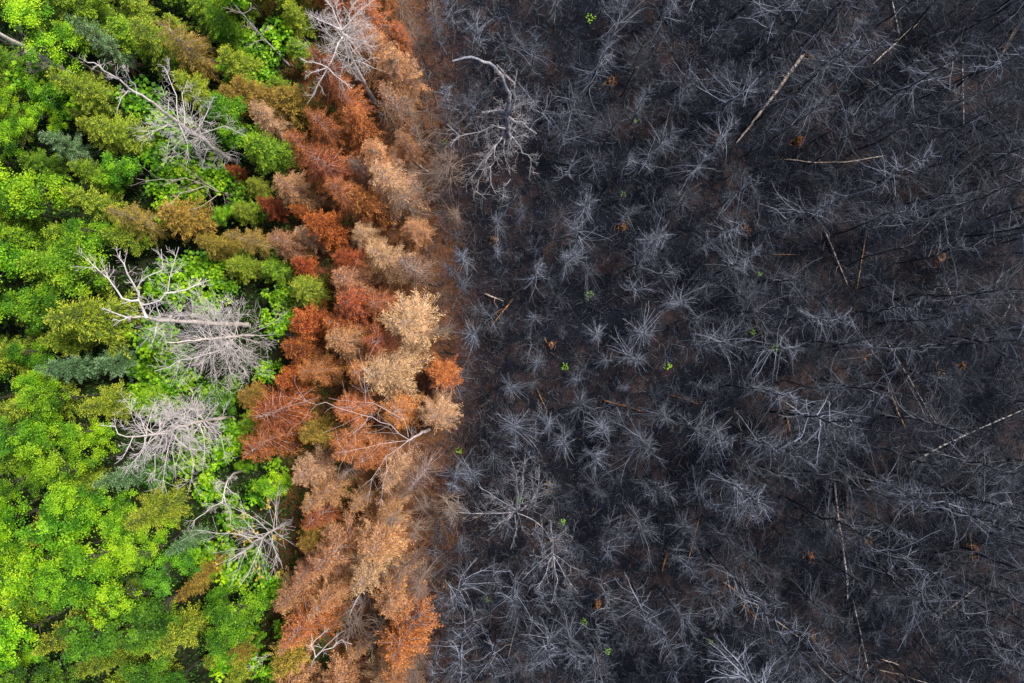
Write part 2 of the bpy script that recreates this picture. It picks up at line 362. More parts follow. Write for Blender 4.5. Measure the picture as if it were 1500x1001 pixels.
def burnt_conifer(seed, h, R, nb=75, twig=5, low=.12, topup=55, stiff=.25):
    """leafless burnt spruce -> trunk MB, crown MB"""
    r = np.random.default_rng(seed); tr = MB(); cr = MB()
    zz = np.linspace(0, h, 9); bend = np.cumsum(r.normal(0, .09, (9, 2)), 0); bend[0] = 0
    tr.tubes(np.concatenate([bend, zz[:, None]], 1)[None], (.0052 * h * (1 - zz / h * .85) + .007)[None], 7)
    u = r.uniform(0, 1, nb) ** .8; z = h * (low + (1 - low) * u); q = (z / h - low) / (1 - low)
    L = (R * np.clip(1.02 - q, 0, 1) ** .55 * np.clip(.45 + 1.2 * q, 0, 1) + .22) * r.uniform(.4, 1.25, nb) * np.where(r.uniform(0, 1, nb) > .9, 1.35, 1)
    az = r.uniform(0, 6.283, nb); L *= 1 + r.uniform(.1, .5) * np.cos(az - r.uniform(0, 6.28)) + .25 * np.sin(2 * az + r.uniform(0, 6.28))
    el = np.radians(np.interp(q, [0, .5, .85, 1], [-15, 2, 22, topup]) + r.normal(0, 12, nb))
    dh = np.stack([np.cos(az), np.sin(az), 0 * az], 1)
    base = np.stack([np.interp(z, zz, bend[:, 0]), np.interp(z, zz, bend[:, 1]), z], 1)
    n = 6; d = unit(dh * np.cos(el)[:, None] + np.array([0, 0, 1.]) * np.sin(el)[:, None])
    pts = [base]; D = [d]
    curl = r.normal(.02, .16, nb)
    for i in range(n - 1):
        d = unit(d + r.normal(0, stiff * .5, (nb, 3)) + np.array([0, 0, 1.]) * (curl * (i - 1.2))[:, None])
        pts.append(pts[-1] + d * (L / (n - 1))[:, None]); D.append(d)
    pts = np.stack(pts, 1); D = np.stack(D, 1)
    rad = np.outer(.0088 + .0068 * L, np.linspace(1, .3, n))
    bt = r.uniform(0, 1, nb); cr.tubes(pts, rad, 4, bt)
    # twigs
    bi = np.repeat(np.arange(nb), twig); t = r.uniform(.2, .97, len(bi)); i = np.minimum((t * (n - 1)).astype(int), n - 2); f = (t * (n - 1) - i)[:, None]
    p = pts[bi, i] * (1 - f) + pts[bi, i + 1] * f; dd = D[bi, i + 1]
    ax_ = unit(np.cross(dd, unit(np.array([0, 0, 1.]) + r.normal(0, .6, (len(bi), 3))))) * np.where(r.uniform(0, 1, len(bi)) > .5, 1, -1)[:, None]
    a = r.uniform(.45, 1.1, len(bi))[:, None]
    nd = unit(dd * np.cos(a) + ax_ * np.sin(a)); l = (L[bi] * (1 - t * .75) * r.uniform(.2, .5, len(bi)))[:, None]
    mid = p + nd * l * .5 + r.normal(0, .025, p.shape); end = p + unit(nd + dd * .35) * l + r.normal(0, .04, p.shape)
    cr.tubes(np.stack([p, mid, end], 1), np.outer(np.ones(len(bi)), [.0068, .0055, .003]), 3, np.clip(bt[bi] * .75 + r.uniform(-.1, .25, len(bi)), 0, 1))
    return tr, cr

def bare_sapling(seed, h, R, nst=9, depth=2):
    """burnt or dry multi-stemmed broadleaf sapling"""
    r = np.random.default_rng(seed); tr = MB(); cr = MB(); out = {}
    zz = np.linspace(0, h * .5, 6); bend = np.cumsum(r.normal(0, .05, (6, 2)), 0); bend[0] = 0
    tp = np.concatenate([bend, zz[:, None]], 1)
    tr.tubes(tp[None], (.010 * h * (1 - zz / h * 1.2))[None], 7)
    for k in range(nst):
        z0 = h * r.uniform(.15, .5); s0 = np.array([np.interp(z0, zz, bend[:, 0]), np.interp(z0, zz, bend[:, 1]), z0])
        a = k * 2.4 + r.normal(0, .4); e = r.uniform(.35, 1.15)
        grow(r, out, s0, (math.cos(a) * math.cos(e), math.sin(a) * math.cos(e), math.sin(e)), R * r.uniform(.9, 1.5), .022, depth, .16, (0, 0, .07), (4, 6))
    for lv, lst in out.items():
        for q in lst: skin(cr, {lv: [q]}, r.uniform(.1, .95), .005)
    return tr, cr

# prototypes: shared mesh data
PROTO = {}
def proto(key, k, pair, bark_mat, crown_mat):
    PROTO.setdefault(key, []).append((pair[0].mesh(key + '_trunk', bark_mat), pair[1].mesh(key + '_crown', crown_mat, smooth=False)))
for k in range(8):
    proto('conifer', k, conifer(100 + k, 8.0, 1.35 + .14 * (k % 3), 1.15, .22 + .05 * (k % 4), .25, .105, .036, lowz=.28), M['bark_live'], M['fir'])
for k in range(6):      # dry, drooping, finer: dead needles still hanging
    proto('dry_conifer', k, conifer(200 + k, 8.0, 1.5 + .15 * (k % 3), 1.3, .42 + .06 * (k % 3), .12, .12, .026, .10, lowz=.2), M['twig_pink'], M['tan'])
for k in range(4):      # slender, half of the needles gone
    proto('thin_conifer', k, conifer(300 + k, 8.0, 1.35, .75, .3, .15, .13, .03, .75, nb=110), M['twig_pink'], M['brown'])
for k in range(8):
    proto('broadleaf', k, broadleaf(400 + k, 8.0, 1.25 + .2 * (k % 3), .076 + .014 * (k % 2), 62, 120), M['bark_live'], M['mid'])
for k in range(3):
    proto('shrub', k, broadleaf(450 + k, 3.0, 1.25, .21, 46, 16), M['bark_live'], M['lime'])
BURNT_LOOK = []
for k in range(14):
    style = k % 4
    if style == 0: pr = burnt_conifer(500 + k, 9.0, 1.75, 105, 6, .25); look = 'charred spruce with dense ashen branches'
    elif style == 1: pr = burnt_conifer(500 + k, 9.0, 2.1, 80, 7, .18, 45, .34); look = 'charred spruce with long wiry branches'
    elif style == 2: pr = burnt_conifer(500 + k, 9.0, 1.35, 85, 5, .35, 60); look = 'narrow charred spruce with short twigs'
    elif k % 8 == 3: pr = burnt_conifer(500 + k, 9.0, 1.7, 48, 5, .15, 50, .4); look = 'sparse charred spruce with bare trunk'
    else: pr = burnt_conifer(500 + k, 9.0, .75, 34, 3, .08, 15, .4); look = 'snapped charred pole with stubby twigs'
    proto('burnt', k, pr, M['char'], M['twig_grey']); BURNT_LOOK.append(look)
for k in range(5):
    proto('burnt_sapling', k, bare_sapling(600 + k, 6.0, 1.7, 11, 2), M['char'], M['twig_grey'])

def plant_tree(name, key, k, x, y, h, label, cat, group, crown_mat=None, trunk_mat=None, rz=None, wide=1.0, base_h=None):
    """one tree = Empty + trunk + crown; the meshes are shared between alike trees"""
    bh = base_h or {'conifer': 8.0, 'dry_conifer': 8.0, 'thin_conifer': 8.0, 'broadleaf': 8.0, 'shrub': 3.0, 'burnt': 9.0, 'burnt_sapling': 6.0}[key]
    s = h / bh
    o = thing(name, label, cat, (x, y, float(gz(x, y)) - .04), random.uniform(0, 6.28) if rz is None else rz, group)
    o.scale = (s * wide, s * wide, s)
    o.rotation_euler[0] = random.gauss(0, .02); o.rotation_euler[1] = random.gauss(0, .02)
    tm, cm = PROTO[key][k % len(PROTO[key])]
    for nm, me, mt in (('trunk', tm, trunk_mat), ('crown', cm, crown_mat)):
        c = link(nm, me, o)
        if mt is not None:
            c.material_slots[0].link = 'OBJECT'; c.material_slots[0].material = mt
    return o
random.seed(5)

# ------------------------------------------------------------------ landmarks (for labels) and places kept free
LAND = []                                   # (x, y, zone, phrase)
def landmark(x, y, zone, phrase): LAND.append((x, y, zone, phrase))
SAID = {}
def fit(look, x, y, zone):
    for i, j in ((0, 1), (0, 2), (1, 2), (0, 3), (1, 3), (2, 3), (0, 4), (1, 4), (2, 4), (3, 4), (0, 5), (1, 5), (2, 5), (3, 5), (0, 6), (1, 6)):
        lb = look + ' ' + where(x, y, zone, i, j)
        if len(lb.split()) <= 16 and lb not in SAID: break
    else: lb = look + ' ' + where(x, y, zone)
    if len(lb.split()) > 16: lb = look + ' near ' + lb.split(' near ')[-1].split(' and ')[0].split('between ')[-1]
    SAID[lb] = 1
    return lb
def where(x, y, zone, i=0, j=1):
    c = sorted(((math.hypot(x - a, y - b), a, b, p) for a, b, z, p in LAND if z == zone))
    (d1, a1, b1, p1), (d2, a2, b2, p2) = c[i], c[j]
    cosv = ((a1 - x) * (a2 - x) + (b1 - y) * (b2 - y)) / max(d1 * d2, 1e-6)
    if cosv < -.1: return 'between %s and %s' % (p1, p2)
    if d1 < 1.7: return 'beside %s, near %s' % (p1, p2)
    return 'near %s and %s' % (p1, p2)
KEEP = []                                   # (px, py, radius px): nothing tall grows into these
def blocked(x, y, h, pad=0):
    for t in (0.25, .5, .75, 1.0):
        px, py = to_px(x, y, h * t)
        for (a, b, c) in KEEP:
            if (px - a) ** 2 + (py - b) ** 2 < (c + pad) ** 2: return True
    return False
TAKEN = []
def free(x, y, d):
    return all((x - a) ** 2 + (y - b) ** 2 > (d * .5 + e * .5) ** 2 for a, b, e in TAKEN)

# ------------------------------------------------------------------ bleached and burnt broadleaf snags, limb by limb
def snag(name, label, cat, trunk, r0, limbs, seed, rnd, bmat, tmat, group=None, zone=None, phrase=None, depth=2, gn=.2, zr=None, ll=(1.2, 2.6), elev=(.0, .9), lr=.05, nch=(4, 6), trop=(0, 0, .05), sides=9, thick=.72):
    r = np.random.default_rng(seed)
    tp = np.array([P(*q) for q in trunk]); b = tp[0].copy(); b[2] = float(gz(b[0], b[1])) - .05
    tp[0] = b; o = thing(name, label, cat, b, group=group)
    fine = []                                   # resample and roughen the trunk
    for i in range(len(tp) - 1):
        for f in (0, .33, .67): fine.append(tp[i] * (1 - f) + tp[i + 1] * f + (r.normal(0, .03, 3) if i + f > 0 else 0))
    fine.append(tp[-1]); fine = np.array(fine) - b; nf = len(fine)
    mb = MB(); rr = r0 * (1 - .72 * np.linspace(0, 1, nf)) * r.uniform(.9, 1.1, nf)
    mb.tubes(fine[None], rr[None], sides)
    link('trunk', mb.mesh('snag_trunk', bmat), o)
    def limb_obj(out):
        m = MB(); skin(m, out, .5, .0065); link('limb', m.mesh('snag_limb', tmat), o)
    for L in limbs:                             # limbs seen in the photograph
        rad = lr * 1.15
        if isinstance(L[0], (int, float)): rad = L[0] * thick; L = L[1:]
        lp = np.array([P(*q) for q in L]) - b
        f2 = []
        for i in range(len(lp) - 1):
            for f in (0, .5): f2.append(lp[i] * (1 - f) + lp[i + 1] * f + (r.normal(0, .05, 3) if i + f > 0 else 0))
        f2.append(lp[-1]); f2 = np.array(f2); n2 = len(f2)
        out = {0: [(f2, rad * (1 - .7 * np.linspace(0, 1, n2)))]}
        tot = np.linalg.norm(np.diff(f2, axis=0), axis=1).sum()
        for _ in range(int(3 + tot * 2.4)):
            i = r.integers(1, n2 - 1); dd = unit(f2[i + 1] - f2[i - 1]); ax_ = unit(np.cross(dd, r.normal(0, 1, 3))); a = r.uniform(.4, 1.0)
            grow(r, out, f2[i], dd * math.cos(a) + ax_ * math.sin(a), tot * r.uniform(.14, .30), rad * .32, depth - 1, gn, trop, nch, 5, lvl=1)
        limb_obj(out)
    zlo, zhi = zr or (b[2] + 3, tp[-1][2])
    for k in range(rnd):
        z = r.uniform(zlo, zhi) - b[2]; i = int(np.searchsorted(fine[:, 2], z).clip(1, nf - 1))
        f = (z - fine[i - 1, 2]) / max(fine[i, 2] - fine[i - 1, 2], 1e-4); s = fine[i - 1] * (1 - f) + fine[i] * f
        a = k * 2.4 + r.normal(0, .5); e = r.uniform(*elev); out = {}
        grow(r, out, s, (math.cos(a) * math.cos(e), math.sin(a) * math.cos(e), math.sin(e)), r.uniform(*ll), lr * .8 * r.uniform(.55, .95), depth, gn, trop, nch)
        limb_obj(out)
    if zone and phrase: landmark(b[0], b[1], zone, phrase)
    TAKEN.append((b[0], b[1], 1.6))
    return o

GB = 'bleached dead trees standing over the live forest'
snag('dead_birch', 'tall bleached dead birch with forked tip and thick pinkish trunk among green conifers', 'dead tree',
     [(348, 240, 0), (330, 229, 2.2), (300, 207, 5.3), (262, 181, 8.5), (222, 150, 11.5), (205, 137, 12.4)], .16,
     [[.075, (207, 139, 12.3), (188, 128, 13), (160, 108, 14), (145, 96, 14.6), (128, 92, 14.9)], [.05, (200, 135, 12.5), (192, 115, 13.2), (183, 97, 14)],
      [.04, (190, 130, 12.8), (176, 145, 12.9), (171, 166, 12.6)], [.05, (262, 181, 8.5), (258, 140, 9.2), (247, 110, 9.8), (240, 97, 10)], [.045, (270, 187, 8), (270, 140, 8.3), (275, 118, 8.6)],
      [.045, (285, 196, 6.8), (305, 160, 7.4), (312, 142, 7.6)], [.045, (290, 198, 6.5), (330, 185, 7), (362, 200, 7)], [.04, (275, 190, 7.5), (250, 195, 7.8), (245, 220, 7.6)]],
     21, 36, M['bark_white'], M['twig_white'], GB, 'green', 'the forked dead birch', zr=(2.5, 11), ll=(1.0, 2.3), lr=.036, gn=.26)
snag('dead_birch', 'bleached dead tree with stout trunk splaying into wide antler-like crown over lime shrubs', 'dead tree',
     [(362, 476, 0), (345, 476, 2.0), (315, 474, 4.6), (270, 471, 8.2), (232, 468, 11.2), (206, 464, 12.8)], .17,
     [[.11, (215, 466, 12.5), (209, 452, 12.8), (205, 438, 13.1), (203, 425, 13.3)], [.07, (203, 430, 13.2), (187, 402, 13.9), (178, 385, 14.2), (176, 368, 14.4)],
      [.07, (204, 440, 13.1), (180, 440, 13.5), (160, 410, 14), (143, 392, 14.5), (128, 378, 14.8)], [.06, (208, 447, 12.8), (235, 440, 12.8), (245, 425, 12.9), (252, 390, 13.2), (262, 362, 13.4)],
      [.06, (240, 430, 12.9), (275, 425, 12.7), (308, 410, 12.6)], [.05, (200, 425, 13.3), (215, 403, 13.6), (240, 392, 13.7), (236, 365, 14)], [.06, (206, 464, 12.8), (190, 467, 13.2), (166, 467, 13.7)],
      [.05, (190, 467, 13.2), (165, 458, 13.8), (152, 452, 14)], [.06, (320, 475, 4.3), (285, 462, 6.8), (250, 463, 9.4), (225, 468, 11.0)]],
     22, 5, M['bark_white'], M['twig_white'], GB, 'green', 'the antler-crowned dead tree', zr=(9, 12.6), ll=(.8, 1.6))
snag('dead_shrub', 'huge round burst of dry pinkish-grey branches at foot of antler-crowned dead tree', 'dead tree',
     [(372, 492, 0), (364, 492, 1.2), (348, 493, 2.8), (325, 495, 4.7), (300, 498, 6.6), (265, 501, 9.0), (242, 501, 10.2)], .10,
     [[.07, (345, 494, 3), (330, 510, 4.2), (300, 520, 6), (265, 530, 8), (226, 544, 10)]],
     23, 58, M['bark_white'], M['twig_white'], GB, 'green', 'the round dry branch burst', zr=(2.2, 6.5), ll=(2.0, 3.3), elev=(-.1, .75), lr=.028, gn=.12, depth=2, nch=(4, 6), trop=(0, 0, .03))
snag('dead_shrub', 'dense spray of fine bleached twigs drooping below a pale sideways-arching trunk', 'dead tree',
     [(340, 612, 0), (318, 613, 2.5), (292, 617, 5.0), (262, 626, 7.3), (225, 637, 10), (185, 640, 12.2)], .11,
     [[.05, (290, 618, 5), (300, 640, 5), (300, 665, 4.6), (296, 690, 4)], [.05, (262, 626, 7.3), (252, 660, 7), (258, 700, 6.2)], [.05, (240, 633, 9), (228, 665, 8.6), (226, 705, 7.8)],
      [.045, (250, 630, 8), (275, 660, 7.5), (310, 655, 7)], [.04, (215, 638, 10.5), (205, 612, 11), (200, 607, 11.4)], [.04, (195, 640, 11.8), (185, 665, 11.8), (168, 680, 11.8)], [.035, (185, 640, 12.2), (165, 625, 12.6), (145, 623, 12.9)],
      [.05, (275, 622, 6.3), (245, 605, 7.8), (215, 612, 9.5)], [.04, (235, 634, 9.4), (205, 665, 9.6), (180, 700, 9.6)], [.04, (255, 629, 7.8), (240, 680, 7.8), (245, 725, 7.2)], [.04, (275, 622, 6.3), (285, 680, 5.6), (275, 725, 5)], [.04, (300, 616, 4.4), (325, 640, 4.2), (335, 680, 3.8)]],
     24, 60, M['bark_white'], M['twig_white'], GB, 'green', 'the drooping bleached snag', zr=(3.5, 11), ll=(1.1, 2.3), elev=(-.4, .5), lr=.034, gn=.16, trop=(0, 0, -.03))
snag('dead_shrub', 'small knotty bleached snag with clawed twigs below the drooping bleached snag', 'dead tree',
     [(355, 690, 0), (340, 695, 2.2), (332, 705, 3.6), (325, 738, 5.2)], .09,
     [[.05, (326, 735, 5), (310, 745, 6), (290, 758, 7), (282, 768, 7.4)], [.04, (328, 725, 4.8), (335, 745, 5), (338, 770, 4.8)], [.04, (330, 712, 4), (340, 720, 4), (350, 728, 3.8)]],
     25, 8, M['bark_white'], M['twig_white'], GB, 'green', 'the knotty bleached snag', zr=(2.5, 5), ll=(.6, 1.1), lr=.03)
snag('dead_birch', 'bare silver tree fanning long thin branches, dotted with yellow leaves', 'dead tree',
     [(424, 764, 0), (412, 770, 1.6), (398, 778, 3.2), (380, 790, 5), (360, 805, 7.2), (335, 822, 9.2)], .10,
     [[.04, (395, 780, 3.3), (375, 762, 5), (345, 745, 6.5), (320, 735, 7.6)], [.035, (385, 787, 4.5), (350, 785, 6.5), (315, 780, 8), (285, 777, 9)], [.035, (370, 797, 6), (345, 815, 7.8), (312, 830, 9.4)],
      [.035, (400, 777, 3), (405, 740, 4), (408, 715, 4.6)], [.035, (385, 787, 4.5), (372, 822, 5.6), (350, 860, 6.4)], [.03, (398, 778, 3.2), (405, 815, 4), (395, 850, 4.6)], [.03, (380, 790, 5), (360, 765, 6), (352, 735, 6.8)]],
     26, 26, M['twig_white'], M['twig_white'], GB, 'green', 'the fan-branched silver tree', zr=(1.8, 8), ll=(1.4, 2.4), lr=.028, gn=.10, depth=1, nch=(4, 7))
snag('dead_birch', 'bone-white dead tree with claw-like limbs above rust-red conifers', 'dead tree',
     [(548, 150, 0), (532, 120, 3.2), (515, 82, 7.2), (500, 44, 10.6)], .17,
     [[.07, (503, 52, 10), (492, 78, 10), (480, 99, 9.8)], [.05, (480, 99, 9.8), (460, 93, 10.2), (438, 84, 10.6)], [.045, (480, 99, 9.8), (468, 122, 9.4), (450, 152, 9)], [.045, (481, 100, 9.8), (500, 118, 9.2), (516, 130, 9)],
      [.05, (500, 44, 10.6), (485, 12, 11.4), (470, -12, 11.8)], [.05, (501, 44, 10.6), (520, 20, 11), (548, 0, 11.2)], [.05, (500, 44, 10.6), (470, 30, 11), (445, 20, 11.3)], [.045, (505, 50, 10), (530, 60, 9.8), (552, 75, 9.6)],
      [.04, (480, 99, 9.8), (460, 105, 9.8), (446, 116, 9.6)], [.04, (510, 62, 9), (525, 85, 8.6), (532, 102, 8.2)]],
     27, 30, M['bark_white'], M['twig_white'], GB, 'rust', 'the claw-limbed white tree', zr=(6.5, 10.6), ll=(1.3, 2.4), lr=.03)
snag('dead_birch', 'pale pinkish broken trunk slanting out of bright lime foliage at forest corner', 'dead tree',
     [(120, 120, 0), (92, 102, 2.2), (62, 84, 4.6), (40, 72, 6.3), (0, 50, 9.0), (-20, 38, 10)], .20,
     [[.05, (62, 84, 4.6), (50, 62, 5.4), (40, 50, 6)]], 28, 10, M['bark_white'], M['twig_pink'], GB, 'green', 'the slanting broken trunk', zr=(1.5, 6.5), ll=(.8, 1.6), lr=.03)
snag('dead_shrub', 'faint low net of grey twigs beneath the forked dead birch', 'dead tree',
     [(345, 290, 0), (332, 284, 1.4), (310, 276, 3.2), (285, 268, 5)], .06,
     [[.035, (310, 276, 3.2), (270, 262, 5.5), (235, 264, 7), (200, 262, 8)], [.035, (300, 273, 3.9), (265, 285, 5.5), (240, 305, 6.4)], [.03, (325, 281, 2), (290, 305, 3.6), (260, 312, 5)], [.03, (320, 280, 2.4), (270, 245, 4.5), (225, 222, 6.5)]],
     29, 6, M['twig_pink'], M['twig_pink'], GB, 'green', 'the low grey twig net', zr=(1, 4.5), ll=(.9, 1.6), lr=.022, depth=1)
snag('dead_birch', 'twisted pink-white dead tree reaching across tan conifers at forest edge', 'dead tree',
     [(628, 630, 0), (618, 634, 1.8), (606, 641, 4.2), (594, 649, 6.4)], .13,
     [[.040, (600, 645, 5.5), (572, 625, 7.2), (545, 612, 8.4), (515, 604, 9.2), (478, 593, 10), (452, 589, 10.4), (438, 578, 10.8)], [.036, (598, 640, 5.5), (592, 615, 7), (560, 596, 8.4), (535, 588, 9.2), (533, 560, 9.8), (531, 530, 10.2)],
      [.030, (594, 649, 6.4), (565, 668, 7.2), (545, 700, 7.8), (537, 742, 8)], [.026, (565, 668, 7.2), (562, 710, 7.2), (556, 748, 7)], [.030, (602, 645, 5), (560, 650, 7), (520, 660, 8.4), (490, 664, 9)], [.026, (540, 610, 8.5), (525, 628, 8.6), (512, 640, 8.6)],
      [.026, (575, 628, 7), (588, 605, 7.6), (575, 595, 8)]],
     30, 5, M['bark_white'], M['twig_pink'], GB, 'rust', 'the twisted edge snag', zr=(3.5, 6.3), ll=(.7, 1.3), lr=.026, depth=1)
snag('dead_birch', 'slender grey leaning stem among golden conifer tips and lime leaves', 'dead tree',
     [(425, 98, 0), (410, 82, 1.8), (388, 58, 4.2), (366, 33, 6.6), (345, 8, 8.8)], .07,
     [[.03, (388, 58, 4.2), (375, 60, 5), (362, 70, 5.5)]], 31, 7, M['twig_white'], M['twig_pink'], GB, 'green', 'the slender grey stem', zr=(3, 8.5), ll=(.7, 1.3), lr=.024, depth=1)
snag('dead_shrub', 'forked pale dead branch tree rising from rusty foliage', 'dead tree',
     [(505, 922, 0), (497, 928, 1.4), (478, 945, 4.4), (460, 965, 7)], .07,
     [[.045, (462, 963, 6.8), (457, 945, 7.6), (456, 930, 8)], [.04, (462, 963, 6.8), (485, 945, 7), (500, 938, 6.6), (516, 944, 6.2)], [.035, (456, 945, 7.6), (470, 930, 7.6), (482, 920, 7.4)]],
     32, 3, M['twig_white'], M['twig_white'], GB, 'rust', 'the forked pale snag', zr=(4, 6.8), ll=(.5, .9), lr=.025, depth=1)
snag('dead_shrub', 'small pale wishbone-shaped twig snag low among lime leaves', 'dead tree',
     [(412, 940, 0), (408, 944, .8), (396, 958, 3)], .04,
     [[.03, (396, 958, 3), (378, 972, 4.5), (360, 980, 5.4)], [.03, (396, 958, 3), (385, 962, 4), (368, 966, 5)]], 33, 3, M['twig_white'], M['twig_white'], GB, 'green', 'the wishbone twig snag', zr=(1, 2.8), ll=(.4, .8), lr=.02, depth=1)
snag('dead_shrub', 'short pale forked antler of wood in scorched tan brush', 'dead tree',
     [(545, 845, 0), (541, 848, 1), (528, 868, 4)], .06,
     [[.04, (532, 862, 3.4), (520, 880, 4.8), (510, 905, 5.6)], [.035, (525, 873, 4.3), (530, 882, 4), (518, 886, 4.4)]], 34, 1, M['twig_white'], M['twig_white'], GB, 'rust', 'the short forked antler', zr=(2, 3.8), ll=(.3, .6), lr=.02, depth=1)

GC = 'large charred broadleaf trees in the burn'
snag('charred_tree', 'large charred hook-trunked tree with peeled orange streak and writhing limbs', 'burnt tree',
     [(746, 226, 0), (745, 212, 2.4), (744, 196, 4.6), (742, 172, 6.8), (747, 140, 8.6), (735, 112, 9.8), (718, 92, 10.8), (690, 84, 11.6), (662, 90, 12)], .16,
     [[.09, (744, 170, 7), (756, 142, 8.8), (752, 122, 9.8), (728, 95, 10.8)], [.10, (743, 168, 6.8), (725, 162, 7.4), (706, 165, 7.8)], [.09, (746, 172, 6.6), (765, 180, 7), (786, 196, 7.4)], [.055, (741, 188, 5), (722, 183, 5.8), (703, 193, 6), (672, 200, 6.4), (655, 182, 6.8)],
      [.05, (741, 190, 5), (724, 188, 5.4), (704, 190, 5.8)], [.05, (738, 195, 4.6), (726, 215, 5), (724, 236, 4.6), (718, 245, 4.4), (720, 270, 4), (727, 285, 3.6)], [.045, (740, 198, 4.4), (712, 228, 5), (700, 250, 4.6), (685, 268, 4), (684, 282, 3.6)],
      [.045, (726, 215, 4.8), (712, 235, 4.8), (708, 252, 4.4), (694, 278, 3.8), (712, 292, 3.4)], [.05, (745, 195, 4.8), (758, 208, 5), (766, 224, 4.8), (778, 232, 4.6), (776, 250, 4.2), (790, 255, 4)], [.04, (740, 200, 4.2), (738, 225, 4.4), (744, 245, 4), (748, 258, 3.6)],
      [.04, (748, 262, 3.2), (738, 275, 3), (735, 300, 2.4)], [.04, (672, 200, 6.4), (660, 212, 6.4), (657, 216, 6.2)], [.04, (746, 186, 5.6), (756, 196, 5.8), (755, 206, 5.4)]],
     41, 20, M['charlimb'], M['limb_ash'], GC, 'burn', 'the hook-trunked charred tree', zr=(2.5, 7), ll=(1.0, 2.0), thick=.85, lr=.03, gn=.3, elev=(-.3, .6))
snag('charred_tree', 'wide charred tree with long pale horizontal limb and upswept whip branches', 'burnt tree',
     [(756, 730, 0), (756, 737, 1.5), (757, 748, 3.6)], .13,
     [[.045, (755, 750, 3.6), (725, 753, 4.2), (690, 752, 4.8), (650, 752, 5.4)], [.05, (756, 748, 3.6), (740, 738, 4.2), (715, 722, 5), (698, 708, 5.6)], [.05, (757, 746, 3.8), (758, 715, 4.8), (757, 692, 5.4), (748, 672, 5.8)], [.05, (760, 746, 3.8), (766, 718, 4.6), (764, 695, 5.2), (770, 665, 5.6)],
      [.05, (762, 748, 3.6), (778, 735, 4.4), (788, 715, 5), (805, 705, 5.4)], [.045, (764, 748, 3.6), (785, 725, 4.6), (790, 680, 5.6)], [.045, (758, 752, 3.4), (785, 762, 3.6), (800, 780, 3.6), (812, 800, 3.4)], [.04, (752, 752, 3.4), (735, 765, 3.6), (715, 785, 3.6)], [.04, (754, 754, 3.3), (756, 778, 3.4), (748, 805, 3.4)]],
     42, 10, M['charlimb'], M['charlimb'], GC, 'burn', 'the whip-branched charred tree', zr=(1.5, 3.5), ll=(1.2, 2.4), lr=.03, gn=.15, elev=(.1, 1.0))
snag('charred_tree', 'charred forked tree with trunk splitting into downward fan of grey branches', 'burnt tree',
     [(806, 765, 0), (808, 785, 2.2), (811, 815, 5)], .11,
     [[.05, (811, 812, 4.8), (800, 840, 5.8), (785, 862, 6.4)], [.05, (811, 815, 5), (815, 850, 6), (808, 885, 6.8)], [.05, (811, 815, 5), (828, 845, 5.8), (848, 870, 6.4)], [.04, (811, 812, 4.8), (835, 830, 5.4), (862, 840, 5.8)], [.04, (810, 808, 4.6), (790, 825, 5.2), (765, 850, 5.8)], [.04, (810, 800, 4), (790, 815, 4.6), (775, 815, 5)]],
     43, 9, M['charlimb'], M['charlimb'], GC, 'burn', 'the downward-fanned charred tree', zr=(2.5, 4.9), ll=(1.0, 2.0), lr=.03, gn=.15)

KEEP += [(318, 222, 40), (262, 180, 42), (210, 140, 35), (150, 105, 25), (322, 490, 84), (372, 470, 45), (365, 515, 35), (250, 470, 40), (200, 425, 60), (255, 385, 35), (250, 545, 40), (285, 640, 52), (225, 650, 45), (258, 695, 35), (322, 735, 35),
         (385, 780, 40), (345, 805, 35), (395, 835, 22), (405, 730, 20), (55, 75, 28), (10, 52, 20), (265, 275, 35), (290, 295, 25), (492, 55, 36), (466, 120, 12), (545, 608, 20), (480, 593, 12), (533, 560, 8), (585, 640, 16), (550, 700, 12), (395, 50, 18), (470, 950, 26), (385, 965, 18), (520, 885, 14),
         (740, 190, 50), (740, 130, 30), (705, 245, 42), (770, 225, 34), (680, 90, 20), (756, 745, 24), (812, 835, 20), (720, 95, 20), (728, 520, 26), (715, 590, 20), (690, 640, 14), (800, 660, 14), (860, 45, 26), (1085, 470, 18), (700, 330, 10)]

# yellow leaves left on the silver tree
r = np.random.default_rng(77); yl = MB()
for (a, b, hh) in [(395, 736, 3.6), (391, 742, 3.6), (357, 757, 4), (341, 780, 4.4), (350, 783, 4.4), (374, 778, 4.2), (365, 790, 4), (375, 830, 3), (380, 845, 3), (408, 840, 3), (415, 860, 2.5), (360, 800, 4), (402, 790, 3), (318, 826, 4.5)]:
    leaf_spray(r, yl, P(a, b, hh)[None] , 9, .13, .17, tint0=.5)
yb = P(400, 800, 0); yb[2] = float(gz(yb[0], yb[1]))
yo = thing('leafy_sapling', 'spindly sapling with scattered yellow leaves under the fan-branched silver tree', 'sapling', yb)
for arr in yl.v: arr -= yb
link('crown', yl.mesh('yellow_crown', M['yellow'], smooth=False), yo)
st = MB(); out = {}
for arr in yl.v[::1]:
    c = arr.reshape(-1, 4, 3)[:, 0].mean(0); out.setdefault(1, []).append((np.array([[0, 0, 0], c * .4 + [0, 0, .3], c * .8 + [0, 0, .15], c]), np.array([.02, .016, .012, .006])))
skin(st, out); link('trunk', st.mesh('yellow_stem', M['bark_live']), yo)

